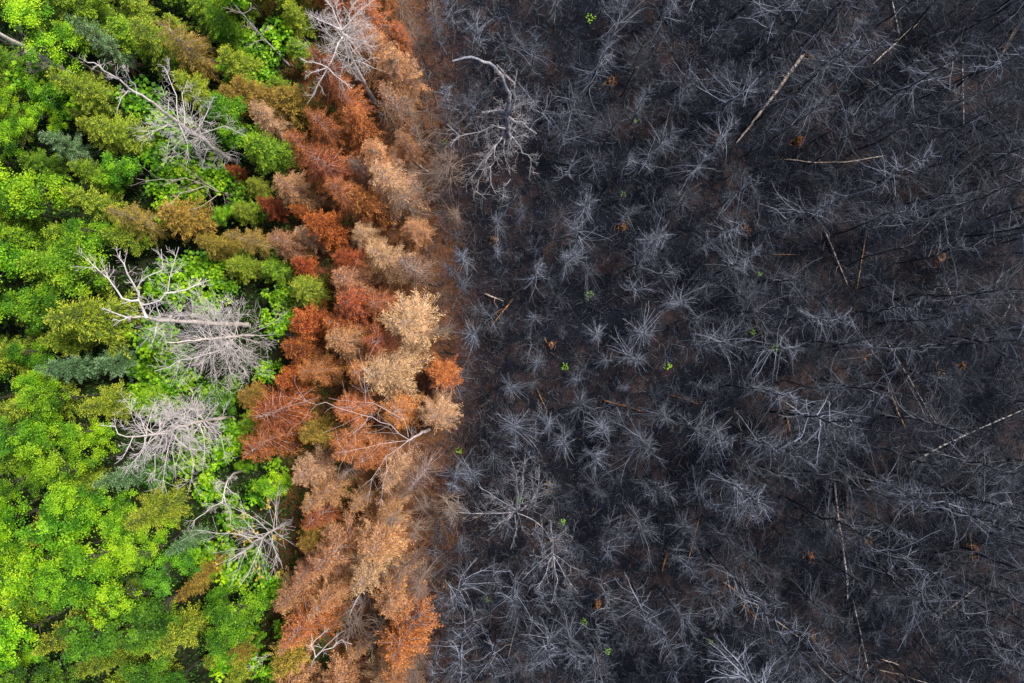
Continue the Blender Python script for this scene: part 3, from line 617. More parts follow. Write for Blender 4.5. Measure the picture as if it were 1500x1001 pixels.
# ------------------------------------------------------------------ logs, stumps and sprouts lying in the burn
def log(label, pts, rad, mat, phrase=None, name='fallen_log', lift=.12, seed=0, stubs=2, splint=True):
    r = np.random.default_rng(900 + seed)
    w = np.array([P(a, b, 0) for a, b in pts]); 
    w[:, 2] = gz(w[:, 0], w[:, 1]) + lift + rad
    fine = []
    for i in range(len(w) - 1):
        for f in np.linspace(0, 1, 7)[:-1]: fine.append(w[i] * (1 - f) + w[i + 1] * f)
    fine.append(w[-1]); fine = np.array(fine); n = len(fine)
    fine += np.cumsum(r.normal(0, .012, (n, 3)), 0)
    fine[:, 2] = np.maximum(fine[:, 2], gz(fine[:, 0], fine[:, 1]) + rad * .7)
    b = w[0].copy(); b[2] = float(gz(b[0], b[1]))
    o = thing(name, label, 'log', b, group='fallen timber in the burn')
    mb = MB(); rr = rad * np.linspace(1, .55, n) * r.uniform(.88, 1.1, n)
    rr2 = np.concatenate([[.02], rr, [.01]]); f2 = np.concatenate([fine[:1], fine, fine[-1:] + (fine[-1] - fine[-2]) * .4])
    f2[0] -= (fine[1] - fine[0]) * .05
    mb.tubes((f2 - b)[None], rr2[None], 9)
    link('trunk', mb.mesh('log', mat), o)
    d = unit(fine[-1] - fine[0])
    if splint:
        m = MB(); ps = []; rs = []
        for k in range(5):
            a = r.uniform(0, 6.28); off = np.array([-d[1] * math.cos(a), d[0] * math.cos(a), abs(math.sin(a)) * .6]) * rad * .6
            s = fine[0] + off; ps.append(np.array([s + d * .15, s, s - d * r.uniform(.1, .35)])); rs.append([rad * .25, rad * .2, .004])
        m.tubes(np.array(ps) - b, np.array(rs), 4); link('splintered_end', m.mesh('splinter', mat), o)
    for k in range(stubs):
        i = r.integers(2, n - 2); ax_ = unit(np.cross(d, r.normal(0, 1, 3))); ax_[2] = abs(ax_[2]); L = r.uniform(.25, .9)
        p = fine[i]; m = MB(); m.tubes(np.array([[p, p + (ax_ + d * .3) * L * .5, p + (ax_ + d * .8) * L]]) - b, np.array([[rad * .35, rad * .28, .006]]), 5)
        link('branch_stub', m.mesh('stub', mat), o)
    c = fine[n // 2]
    if phrase: landmark(c[0], c[1], 'burn', phrase)
    return o
LOGS = [
 ('long thick weathered log, pale bark above and tan torn end', [(1172, 85), (1128, 146), (1080, 207)], .15, 'wood_pale', 'the thick weathered log'),
 ('short straight pale log with splintered end in dense charred twigs', [(1342, 35), (1280, 92)], .10, 'wood_pale', 'the straight pale log'),
 ('stubby tan torn log in brown brush by burn corner', [(1480, 48), (1460, 86)], .10, 'wood_tan', 'the stubby torn log'),
 ('thin birch pole flecked black and white, standing clear of brush', [(1407, 88), (1406, 130), (1408, 184)], .045, 'birch', 'the thin flecked pole'),
 ('long thin bowed grey pole curving over black ground', [(1153, 235), (1190, 239), (1237, 238), (1290, 229)], .05, 'wood_pale', 'the bowed grey pole'),
 ('slim straight pale pole with dark tip near tan pole', [(1207, 341), (1237, 414)], .055, 'wood_pale', 'the slim pale pole'),
 ('slim tan pole crossing spruce shadow near slim pale pole', [(1266, 343), (1253, 422)], .05, 'wood_tan', 'the slim tan pole'),
 ('tiny tan stick-like log lying level on black ground', [(1132, 374), (1164, 373)], .05, 'wood_tan', 'the tiny tan log'),
 ('long slanting birch pole with dotted white bark', [(1298, 502), (1325, 545), (1350, 590), (1370, 622)], .055, 'birch', 'the dotted birch pole'),
 ('long white birch trunk lying across charred ground with black scars', [(1336, 676), (1380, 652), (1430, 627), (1510, 592)], .08, 'birch', 'the long birch trunk'),
 ('very short birch piece with white flecks', [(1481, 438), (1470, 462)], .06, 'birch', 'the short birch piece'),
 ('thick brown shredded log with frayed bark', [(1237, 700), (1240, 752)], .16, 'wood_brown', 'the shredded brown log'),
 ('pair-wise grey weathered pole beside the shredded brown log', [(1222, 708), (1228, 760), (1236, 800)], .08, 'wood_pale', 'the grey weathered pole'),
 ('silvery bent birch pole with peeling white bark', [(1236, 806), (1243, 850), (1244, 880)], .075, 'birch', 'the peeling birch pole'),
 ('narrow black and white birch pole ending in crumbled pieces', [(1252, 884), (1262, 935), (1271, 982)], .05, 'birch', 'the crumbled birch pole'),
 ('pale tan split log on brown twiggy ground', [(1059, 852), (1104, 886)], .07, 'wood_tan', 'the split tan log'),
 ('orange-ended short pole parallel to the split tan log', [(1082, 880), (1107, 905)], .05, 'wood_orange', 'the orange-ended pole'),
 ('thin pale slanting stick-like pole past brown brush', [(1136, 909), (1169, 933)], .045, 'wood_pale', 'the slanting thin pole'),
 ('short pale pole at burn edge below brown brush', [(1200, 977), (1224, 1000)], .045, 'wood_pale', 'the short pale pole'),
 ('pale yellow straight pole standing out on black gap', [(1022, 766), (1009, 816)], .05, 'wood_tan', 'the pale yellow pole'),
 ('short thick orange-brown broken log', [(976, 814), (970, 836)], .09, 'wood_orange', 'the thick broken log'),
 ('orange-brown rotten log on open black ash', [(887, 588), (912, 594), (940, 603)], .09, 'wood_orange', 'the rotten orange log'),
 ('crooked rusty stick log with side fork', [(985, 580), (1005, 584), (1022, 591)], .05, 'wood_orange', 'the crooked rusty stick'),
 ('little brown log slanting beside charred spruces', [(789, 574), (803, 602)], .05, 'wood_tan', 'the little brown log'),
 ('slim white pole lying over the edge of the scorched belt', [(600, 232), (622, 250), (646, 269)], .06, 'birch', 'the slim white pole'),
 ('grey weathered log stub half in ash', [(713, 432), (736, 441)], .08, 'wood_pale', 'the grey log stub'),
 ('thin whitish pole slanting through grey twigs', [(758, 906), (745, 962)], .05, 'wood_pale', 'the thin whitish pole'),
 ('thin tan pole in dark gap below charred spruces', [(870, 942), (880, 996)], .045, 'wood_tan', 'the dark-gap pole'),
 ('orange-tan bent log in open charcoal', [(1305, 574), (1313, 600), (1326, 626)], .07, 'wood_tan', 'the bent tan log'),
 ('short curved orange branch log', [(1150, 612), (1154, 628), (1158, 642)], .06, 'wood_orange', 'the curved orange branch'),
 ('dashed white birch pole rising from thicket edge', [(1305, -6), (1308, 20), (1314, 52)], .05, 'birch', 'the dashed birch pole'),
 ('dark charred log jutting from orange needle litter', [(600, 409), (640, 418)], .10, 'wood_brown', 'the dark jutting log'),
 ('frayed tan bark slab pile, its long strip slanting', [(748, 442), (722, 476)], .06, 'wood_orange', 'the frayed bark strip'),
 ('pale pole with kinked end beside brown thicket', [(1292, 983), (1320, 988), (1352, 1000)], .045, 'wood_pale', 'the kinked pale pole'),
 ('short light log in brown thicket', [(1295, 967), (1316, 973)], .05, 'wood_pale', 'the short light log'),
 ('thin grey pole under leaning charred poles', [(1383, 412), (1402, 458)], .05, 'wood_pale', 'the thin grey pole'),
 ('slim broken tan stake in twiggy ground', [(1419, 785), (1424, 822)], .05, 'wood_tan', 'the broken tan stake'),
 ('tan knobbly log with torn bark flaps', [(1425, 862), (1370, 908)], .04, 'wood_pale', 'the knobbly thin log'),
 ('slim red-brown stick log beside green sprouts', [(1104, 470), (1126, 512)], .05, 'wood_brown', 'the red-brown stick'),
 ('short bleached stick in scorched brush', [(648, 874), (618, 886)], .05, 'wood_pale', 'the short bleached stick'),
]
for k, (lb, pts, rad, mt, ph) in enumerate(LOGS): log(lb, pts, rad * .78, M[mt], ph, seed=k)

for k in (0, 1, 3, 4, 5, 8, 9, 12, 13, 14):
    pts = LOGS[k][1]
    for (a, b), (c, d) in zip(pts[:-1], pts[1:]):
        n = max(2, int(math.hypot(c - a, d - b) / 14)); KEEP += [(a + (c - a) * i / n, b + (d - b) * i / n, 9) for i in range(n + 1)]

def stump(label, px, py, rad, mat, phrase=None, seed=0):
    r = np.random.default_rng(1500 + seed); c = P(px, py, 0); c[2] = float(gz(c[0], c[1])) - .03
    o = thing('splintered_stump', label, 'stump', c, r.uniform(0, 6.28), 'broken stumps in the burn')
    n = 11; a = np.arange(n) * 2 * math.pi / n
    rings = []
    for z, k in ((0, 1.3), (.10, 1.05), (.25, .95)):
        rr = rad * k * r.uniform(.85, 1.15, n); rings.append(np.stack([np.cos(a) * rr, np.sin(a) * rr, np.full(n, z)], 1))
    rad *= .8; sl = r.uniform(.15, .5); ph = r.uniform(0, 6.28); rr = rad * .85 * r.uniform(.6, 1.15, n); rings.append(np.stack([np.cos(a) * rr, np.sin(a) * rr, .25 + r.uniform(.02, .2, n) + sl * np.clip(np.cos(a - ph), 0, 1)], 1))
    rr = rad * r.uniform(.25, .6, n); rings.append(np.stack([np.cos(a) * rr, np.sin(a) * rr, .22 + r.uniform(0, .18, n)], 1)); rings.append(np.stack([np.cos(a) * .01, np.sin(a) * .01, np.full(n, .2)], 1))
    q = np.stack(rings); m = MB(); ii = np.arange(q.shape[0] * n).reshape(-1, n)
    m.v = [q.reshape(-1, 3)]; m.t = [np.zeros(q.shape[0] * n)]; m.n = q.shape[0] * n
    A = ii[:-1]; B = ii[1:]; m.f = [np.stack([A, np.roll(A, -1, 1), np.roll(B, -1, 1), B], -1).reshape(-1, 4)]
    link('stump_body', m.mesh('stump', mat, smooth=False), o)
    ps = []; rs = []
    for k in range(16):
        s = np.array([r.normal(0, rad * 1.6), r.normal(0, rad * 1.6), r.uniform(.05, .12)]); t = r.uniform(0, 6.28); L = r.uniform(.15, .5)
        d = np.array([math.cos(t), math.sin(t), r.uniform(-.05, .3)]) * L; ps.append([s - d * .5, s, s + d * .5]); rs.append([.01, .028, .006])
    m = MB(); m.tubes(np.array(ps), np.array(rs), 4); sp = link('wood_splinters', m.mesh('splinters', mat), o); sp['kind'] = 'stuff'
    if phrase: landmark(c[0], c[1], 'burn', phrase)
STUMPS = [('bright orange stump remnant in dark gap', 895, 119, .22, 'wood_orange', 'the orange gap stump'), ('bright orange flat stump beside charred twigs', 1050, 203, .24, 'wood_orange', 'the flat orange stump'),
 ('yellow-orange rotted stump by bowed grey pole', 1167, 208, .24, 'wood_orange', 'the yellow rotted stump'), ('red-orange splintered stump between two charred spruces', 912, 332, .18, 'wood_orange', 'the red-orange stump'),
 ('tan rounded stump on brown ash', 806, 505, .20, 'wood_tan', 'the rounded tan stump'), ('small smooth peach-coloured stump knob', 804, 712, .13, 'wood_tan', 'the peach stump knob'),
 ('peach-brown stump at edge of scorched belt', 650, 857, .17, 'wood_tan', 'the peach-brown stump'), ('ochre splintered stump under downward-fanned tree', 875, 885, .2, 'wood_orange', 'the ochre stump'),
 ('small amber stump in dense charred spruces', 1093, 338, .14, 'wood_orange', 'the small amber stump'), ('wide orange shattered stump with chips all around', 1375, 378, .3, 'wood_orange', 'the shattered orange stump'),
 ('low brown flat stump slab', 1376, 547, .26, 'wood_tan', 'the brown stump slab'), ('tiny red stump near white-flecked poles', 1275, 797, .13, 'wood_orange', 'the tiny red stump'),
 ('little golden stump in grey twigs', 1188, 819, .14, 'wood_orange', 'the little golden stump'), ('yellow torn stump with sideways slab', 1428, 806, .2, 'wood_orange', 'the yellow torn stump'),
 ('tiny yellow stump by dotted birch pole', 1265, 522, .11, 'wood_orange', 'the tiny yellow stump'), ('small dull gold stump under charred branches', 1410, 536, .12, 'wood_orange', 'the dull gold stump'),
 ('little sandy stump near curved orange branch', 1145, 590, .13, 'wood_tan', 'the sandy stump'), ('pale cracked stump in brown ash patch', 722, 352, .12, 'wood_tan', 'the pale cracked stump'),
 ('brown burnt-out stump by thick weathered log', 1184, 88, .2, 'wood_tan', 'the burnt-out stump'), ('chestnut stump near stubby torn log', 1268, 122, .14, 'wood_brown', 'the chestnut stump'),
 ('brass-coloured split stump near short light log', 1190, 935, .13, 'wood_tan', 'the brass split stump')]
for k, (lb, a, b, rad, mt, ph) in enumerate(STUMPS): stump(lb, a, b, rad, M[mt], ph, k)

SPROUTS = [(862, 433, 1.2), (827, 537, 1.1), (978, 537, 1.1), (977, 562, .8), (865, 28, 1.2), (912, 285, .8), (824, 767, 1.0), (715, 877, .8), (855, 911, .9), (889, 953, 1.0), (672, 660, .9), (1103, 487, .8), (1134, 509, .9), (1112, 402, .7), (763, 733, .8), (844, 548, .6), (1038, 938, .7), (1204, 314, .7), (930, 178, .5), (652, 210, .7)]
SM = []
for k in range(4):
    r = np.random.default_rng(1700 + k); m = MB()
    n = 26; a = r.uniform(0, 6.28, n); rad = r.uniform(.05, .34, n); z = .32 - rad * .4 + r.uniform(-.05, .12, n)
    p = np.stack([np.cos(a) * rad, np.sin(a) * rad, z], 1); d = unit(np.stack([np.cos(a), np.sin(a), r.normal(-.1, .25, n)], 1))
    sd = unit(np.cross(d, unit(np.array([0, 0, 1.]) + r.normal(0, .3, (n, 3))))); l = r.uniform(.12, .22, n)
    m.kites(p, d, sd, l, l * .7, r.uniform(0, 1, n), fold=.1, mid=.5)
    s = MB(); s.tubes(np.stack([np.zeros((n, 3)), p * np.array([.5, .5, .7]), p], 1), np.outer(np.ones(n), [.008, .006, .004]), 3)
    SM.append((m.mesh('sprout_leaf', M['sprout'], smooth=False), s.mesh('sprout_stem', M['bark_live'])))
for k, (a, b, s) in enumerate(SPROUTS):
    if k in (3, 15, 17): continue
    c = P(a, b, 0); size = 'tiny ' if s < .75 else ('small ' if s < 1.0 else 'leafy ')
    o = thing('green_sprout', fit(size + 'lime green sprout', c[0], c[1], 'burn'), 'sprout', (c[0], c[1], float(gz(c[0], c[1]))), random.uniform(0, 6.28), 'green sprouts regrowing in the ash', s * .6)
    link('foliage', SM[k % 4][0], o); link('stem', SM[k % 4][1], o)

# ------------------------------------------------------------------ hand-placed live and scorched trees
GG, GR, GN = 'live trees of the green forest', 'scorched conifers of the rusty belt', 'charred spruces of the burn'
def hand(px, py, h, key, k, mat, name, label, cat, group, zone, phrase, wide=1.0, trunk=None):
    c = P(px, py, h)
    plant_tree(name, key, k, c[0], c[1], h, label, cat, group, M[mat], M[trunk] if trunk else None, wide=wide)
    TAKEN.append((c[0], c[1], 1.75 * wide)); 
    if phrase: landmark(c[0], c[1], zone, phrase)
HAND = [
 # green forest
 (80, 385, 11.0, 'broadleaf', 0, 'lime', 'leafy_tree', 'big lime green leafy tree with orange-tipped leaves', 'tree', 'green', 'the big lime tree', 1.25),
 (75, 460, 11.5, 'conifer', 1, 'olive', 'spruce_tree', 'large pale straw-green spruce reaching outward', 'conifer', 'green', 'the straw-green spruce', 1.35),
 (125, 600, 8.5, 'conifer', 2, 'olive', 'spruce_tree', 'yellow-green spruce by lime shrubs, pointed and full', 'conifer', 'green', 'the yellow-green spruce', 1.1),
 (20, 20, 11.0, 'broadleaf', 2, 'lime', 'leafy_tree', 'bright lime leafy tree at forest corner over broken trunk', 'tree', 'green', 'the corner lime tree', 1.1),
 (92, 20, 10.0, 'conifer', 3, 'blue', 'spruce_tree', 'blue-green spruce with frosty pointed tip', 'conifer', 'green', 'the frosty blue spruce', .85),
 (120, 44, 8.0, 'dry_conifer', 3, 'brown', 'spruce_tree', 'brown-topped dying spruce behind frosty blue spruce', 'conifer', 'green', 'the brown-topped spruce', .8),
 (85, 100, 10, 'conifer', 4, 'olive', 'spruce_tree', 'olive spruce with golden tip above dark gap', 'conifer', 'green', 'the golden-tip spruce', 1.0),
 (240, 35, 9.5, 'dry_conifer', 1, 'gold', 'spruce_tree', 'golden brown feathery spruce in green forest', 'conifer', 'green', 'the golden feathery spruce', 1.1),
 (60, 200, 7.5, 'conifer', 5, 'blue', 'spruce_tree', 'dusky blue spruce sunk in lime canopy', 'conifer', 'green', 'the dusky blue spruce', 1.0),
 (25, 270, 10, 'broadleaf', 3, 'lime', 'leafy_tree', 'broad lime leafy tree with glossy round leaves', 'tree', 'green', 'the glossy lime tree', 1.3),
 (100, 285, 9, 'conifer', 6, 'olive', 'spruce_tree', 'mossy olive spruce beside glossy lime tree', 'conifer', 'green', 'the mossy olive spruce', 1.05),
 (160, 310, 9, 'dry_conifer', 2, 'gold', 'spruce_tree', 'straw-gold spruce with outstretched feathery tip', 'conifer', 'green', 'the straw-gold spruce', .9),
 (290, 348, 8, 'conifer', 7, 'gold', 'spruce_tree', 'honey-orange bushy spruce beside dark hollow', 'conifer', 'green', 'the honey-orange spruce', .9),
 (345, 342, 8.5, 'dry_conifer', 0, 'gold', 'spruce_tree', 'amber-tinged spruce next to rusty belt', 'conifer', 'green', 'the amber spruce', .85),
 (60, 545, 9, 'conifer', 0, 'blue', 'spruce_tree', 'pale blue spruce in dark green hollow', 'conifer', 'green', 'the hollow blue spruce', .9),
 (145, 708, 9, 'conifer', 3, 'blue', 'spruce_tree', 'silvery blue spruce near drooping bleached snag', 'conifer', 'green', 'the silvery blue spruce', .9),
 (245, 812, 8, 'conifer', 1, 'blue', 'spruce_tree', 'ice-blue small spruce in shady gap', 'conifer', 'green', 'the ice-blue spruce', .7),
 (190, 770, 9.5, 'conifer', 2, 'olive', 'spruce_tree', 'mustard-green spruce with spread golden top', 'conifer', 'green', 'the mustard-green spruce', 1.1),
 (115, 835, 10.5, 'broadleaf', 4, 'lime', 'leafy_tree', 'brightest lime leafy tree in lower forest with open crown', 'tree', 'green', 'the open lime tree', 1.3),
 (150, 905, 9.5, 'broadleaf', 5, 'lime', 'leafy_tree', 'yellowish lime leafy tree full of small leaves', 'tree', 'green', 'the yellowish lime tree', 1.15),
 (30, 640, 10, 'broadleaf', 6, 'lime', 'leafy_tree', 'lime leafy tree crowded by deep green trees', 'tree', 'green', 'the crowded lime tree', 1.1),
 (255, 880, 8, 'conifer', 4, 'gold', 'spruce_tree', 'orange-tinted spruce rising from deep green leaves', 'conifer', 'green', 'the orange-tinted spruce', .75),
 (275, 855, 7.5, 'conifer', 5, 'gold', 'spruce_tree', 'apricot-tipped little spruce by fan-branched silver tree', 'conifer', 'green', 'the apricot-tipped spruce', .7),
 (60, 960, 10.5, 'conifer', 6, 'olive', 'spruce_tree', 'olive-yellow layered spruce at lower forest rim', 'conifer', 'green', 'the layered olive spruce', 1.1),
 (225, 965, 9, 'conifer', 7, 'olive', 'spruce_tree', 'shaggy olive spruce with yellow shoots at forest rim', 'conifer', 'green', 'the shaggy olive spruce', 1.1),
 (45, 780, 10.5, 'broadleaf', 7, 'mid', 'leafy_tree', 'dense grass-green leafy tree with rounded clumps', 'tree', 'green', 'the grass-green tree', 1.2),
 (150, 170, 9.5, 'conifer', 2, 'olive', 'spruce_tree', 'yellow-olive spruce pointing away from forked dead birch', 'conifer', 'green', 'the yellow-olive spruce', 1.05),
 # rusty belt
 (362, 150, 9.5, 'dry_conifer', 4, 'cream', 'spruce_tree', 'cream-tan feathery dead spruce with visible grey stem', 'conifer', 'rust', 'the cream feathery spruce', .85),
 (330, 243, 5.0, 'conifer', 3, 'rust', 'spruce_tree', 'tiny vivid rust-red spruce at foot of forked dead birch', 'conifer', 'rust', 'the tiny vivid spruce', .8),
 (428, 205, 9.5, 'dry_conifer', 0, 'rust', 'spruce_tree', 'rust-brown spruce with dense layered crown', 'conifer', 'rust', 'the layered rust spruce', 1.05),
 (410, 262, 9.0, 'dry_conifer', 5, 'tan', 'spruce_tree', 'sandy tan spruce tilting over green undergrowth', 'conifer', 'rust', 'the sandy tan spruce', 1.1),
 (378, 298, 7.0, 'conifer', 5, 'rust', 'spruce_tree', 'small crimson-rust spruce at green boundary', 'conifer', 'rust', 'the small crimson spruce', .8),
 (428, 298, 7.0, 'conifer', 6, 'rust', 'spruce_tree', 'small brick-red spruce below sandy tan spruce', 'conifer', 'rust', 'the small brick-red spruce', .8),
 (395, 345, 9.0, 'dry_conifer', 1, 'tan', 'spruce_tree', 'peach-tan bushy dead spruce at green boundary', 'conifer', 'rust', 'the peach bushy spruce', .95),
 (438, 340, 7.5, 'dry_conifer', 2, 'cream', 'spruce_tree', 'little beige dead spruce beside peach bushy spruce', 'conifer', 'rust', 'the little beige spruce', .7),
 (465, 318, 9.0, 'conifer', 7, 'rust', 'spruce_tree', 'broad rust-red spruce with clumpy crown', 'conifer', 'rust', 'the broad rust spruce', 1.05),
 (522, 282, 10.0, 'conifer', 1, 'orange', 'spruce_tree', 'round burnt-orange spruce with curled needle clumps', 'conifer', 'rust', 'the round orange spruce', 1.0),
 (490, 370, 8.5, 'conifer', 2, 'rust', 'spruce_tree', 'compact bright rust spruce amid tan crowns', 'conifer', 'rust', 'the compact rust spruce', .95),
 (430, 385, 7.0, 'conifer', 4, 'rust', 'spruce_tree', 'low brick-rust spruce under peach bushy spruce', 'conifer', 'rust', 'the low brick-rust spruce', .85),
 (485, 405, 10.0, 'dry_conifer', 3, 'tan', 'spruce_tree', 'buttery tan spruce with orange lower boughs', 'conifer', 'rust', 'the buttery tan spruce', 1.15),
 (425, 465, 9.0, 'conifer', 0, 'rust', 'spruce_tree', 'large flame-rust spruce overlooking dry branch burst', 'conifer', 'rust', 'the large flame-rust spruce', 1.2),
 (412, 508, 9.0, 'conifer', 3, 'rust', 'spruce_tree', 'pinkish-rust spruce with ruffled crown', 'conifer', 'rust', 'the ruffled rust spruce', 1.1),
 (398, 555, 8.5, 'conifer', 6, 'rust', 'spruce_tree', 'tight round red-orange spruce beside lime leaves', 'conifer', 'rust', 'the tight red-orange spruce', .95),
 (445, 548, 9.5, 'dry_conifer', 0, 'orange', 'spruce_tree', 'orange drooping spruce with pale stem showing', 'conifer', 'rust', 'the drooping orange spruce', 1.05),
 (580, 468, 11.5, 'dry_conifer', 4, 'cream', 'spruce_tree', 'large beige star-shaped dead spruce by burn edge', 'conifer', 'rust', 'the large beige star', 1.35, 'twig_white'),
 (565, 548, 11.0, 'dry_conifer', 5, 'cream', 'spruce_tree', 'big round sandy dead spruce with fluffy crown', 'conifer', 'rust', 'the fluffy sandy spruce', 1.3),
 (640, 545, 6.0, 'conifer', 2, 'orange', 'spruce_tree', 'low spreading vivid orange spruce at burn edge', 'conifer', 'rust', 'the vivid orange spruce', 1.5),
 (632, 612, 8.5, 'dry_conifer', 1, 'cream', 'spruce_tree', 'pale tan shaggy spruce bordering black ash', 'conifer', 'rust', 'the shaggy pale spruce', 1.15),
 (380, 610, 10.5, 'dry_conifer', 7, 'rust', 'spruce_tree', 'long dark rust spruce with feathered tiers', 'conifer', 'rust', 'the tiered dark rust spruce', 1.3),
 (355, 655, 10.5, 'dry_conifer', 5, 'rust', 'spruce_tree', 'deep rust spruce reaching into lime leaves', 'conifer', 'rust', 'the reaching rust spruce', 1.1),
 (440, 640, 8.0, 'conifer', 1, 'gold', 'spruce_tree', 'half-green golden spruce between rust crowns', 'conifer', 'rust', 'the half-green spruce', 1.05),
 (432, 705, 9.5, 'dry_conifer', 2, 'cream', 'spruce_tree', 'cream tan leaning spruce above dark green hollow', 'conifer', 'rust', 'the cream leaning spruce', .95),
 (450, 775, 8.5, 'dry_conifer', 4, 'rust', 'spruce_tree', 'rusty brown spruce with finely combed boughs', 'conifer', 'rust', 'the combed rust spruce', .95),
 (470, 835, 11, 'dry_conifer', 3, 'tan', 'spruce_tree', 'large caramel spruce with windswept fronds', 'conifer', 'rust', 'the caramel spruce', 1.2),
 (555, 375, 10.5, 'dry_conifer', 0, 'cream', 'spruce_tree', 'tall beige spruce with half-bare grey flank', 'conifer', 'rust', 'the half-bare beige spruce', 1.0),
 (400, 905, 9.5, 'dry_conifer', 5, 'tan', 'spruce_tree', 'ginger-tan spruce over green leaves', 'conifer', 'rust', 'the ginger-tan spruce', 1.0),
 (455, 905, 9.5, 'dry_conifer', 1, 'tan', 'spruce_tree', 'sand-coloured spruce beside forked pale snag', 'conifer', 'rust', 'the sand-coloured spruce', .95),
 (560, 900, 10, 'dry_conifer', 4, 'tan', 'spruce_tree', 'wide fawn spruce with combed drooping fronds', 'conifer', 'rust', 'the wide fawn spruce', 1.25),
 (575, 70, 9.5, 'dry_conifer', 2, 'tan', 'spruce_tree', 'tawny thin-needled spruce by brown scorched thicket', 'conifer', 'rust', 'the tawny spruce', 1.0),
 (510, 165, 9.5, 'conifer', 3, 'orange', 'spruce_tree', 'copper-red spruce with swirling needle clumps', 'conifer', 'rust', 'the copper-red spruce', 1.0),
 (545, 215, 9.5, 'dry_conifer', 4, 'tan', 'spruce_tree', 'dull tan wispy spruce behind copper-red spruce', 'conifer', 'rust', 'the wispy tan spruce', 1.0),
]
for row in HAND:
    px, py, h, key, k, mt, nm, lb, cat, zone, ph, wide = row[:12]
    h *= .78; hand(px, py, h, key, k, mt, nm, lb, cat, GG if zone == 'green' else GR, zone, ph, wide, row[12] if len(row) > 12 else None)

# ------------------------------------------------------------------ lime shrubs round the dead trees
SHR = [(215, 545, 3.2), (240, 575, 3.0), (205, 590, 2.8), (262, 560, 2.6), (300, 575, 2.4), (245, 520, 3.2), (215, 505, 3.6), (265, 430, 3.2), (235, 415, 3.4), (285, 400, 3.0), (300, 445, 2.8), (320, 405, 2.6), (335, 570, 2.2), (385, 545, 2.2), (400, 470, 2.4), (405, 440, 2.4),
       (300, 600, 2.4), (335, 640, 2.4), (325, 670, 2.4), (275, 680, 3.0), (230, 690, 3.0), (300, 715, 2.6), (270, 650, 2.8), (340, 760, 2.6), (365, 830, 2.8), (330, 850, 3.0), (300, 820, 3.0), (395, 870, 2.6), (370, 730, 2.4), (400, 700, 2.2), (300, 250, 3.0), (260, 250, 3.2), (235, 225, 3.4), (275, 290, 3.0), (325, 265, 2.4), (240, 290, 3.2), (200, 150, 3.6), (230, 175, 3.4), (345, 195, 2.6), (355, 60, 3.0), (385, 80, 2.8), (370, 110, 2.8), (410, 40, 2.8), (340, 100, 3), (355, 300, 2.6), (90, 130, 3.6), (40, 110, 4), (390, 985, 2.6), (350, 950, 3), (320, 985, 3), (420, 930, 2.2)]
for k, (a, b, h) in enumerate(SHR):
    c = P(a, b, h)
    plant_tree('leafy_shrub', 'shrub', k, c[0], c[1], h, fit('low lime shrub' if k % 4 else 'low grass green shrub', c[0], c[1], 'green'), 'shrub', 'lime shrubs below the bleached trees', M['lime' if k % 4 else 'mid'], wide=1.1)

# ------------------------------------------------------------------ filling the forest
def lin(y, pts):
    return np.interp(y, [p[0] for p in pts], [p[1] for p in pts])
EDGE_RUST = [(-200, 425), (0, 420), (120, 425), (200, 400), (300, 370), (420, 420), (520, 395), (650, 350), (720, 425), (850, 420), (1000, 385), (1200, 385)]
EDGE_BURN = [(-200, 565), (0, 568), (80, 590), (150, 572), (230, 600), (300, 598), (360, 625), (400, 618), (480, 640), (560, 648), (640, 640), (720, 600), (780, 572), (840, 560), (900, 590), (960, 582), (1000, 605), (1200, 605)]
rnd = random.Random(42)
cnt = {}
LOOKG = {'lime': 'lime green leafy tree', 'mid': 'grass green leafy tree', 'deep': 'deep green leafy tree', 'fir': 'dark green spruce', 'olive': 'olive green spruce', 'gold': 'gold-tinged spruce', 'blue': 'bluish green spruce', 'rust': 'rust red spruce', 'orange': 'burnt orange spruce', 'tan': 'tan dry spruce', 'cream': 'cream dry spruce', 'brown': 'brown scorched spruce'}
used = {}
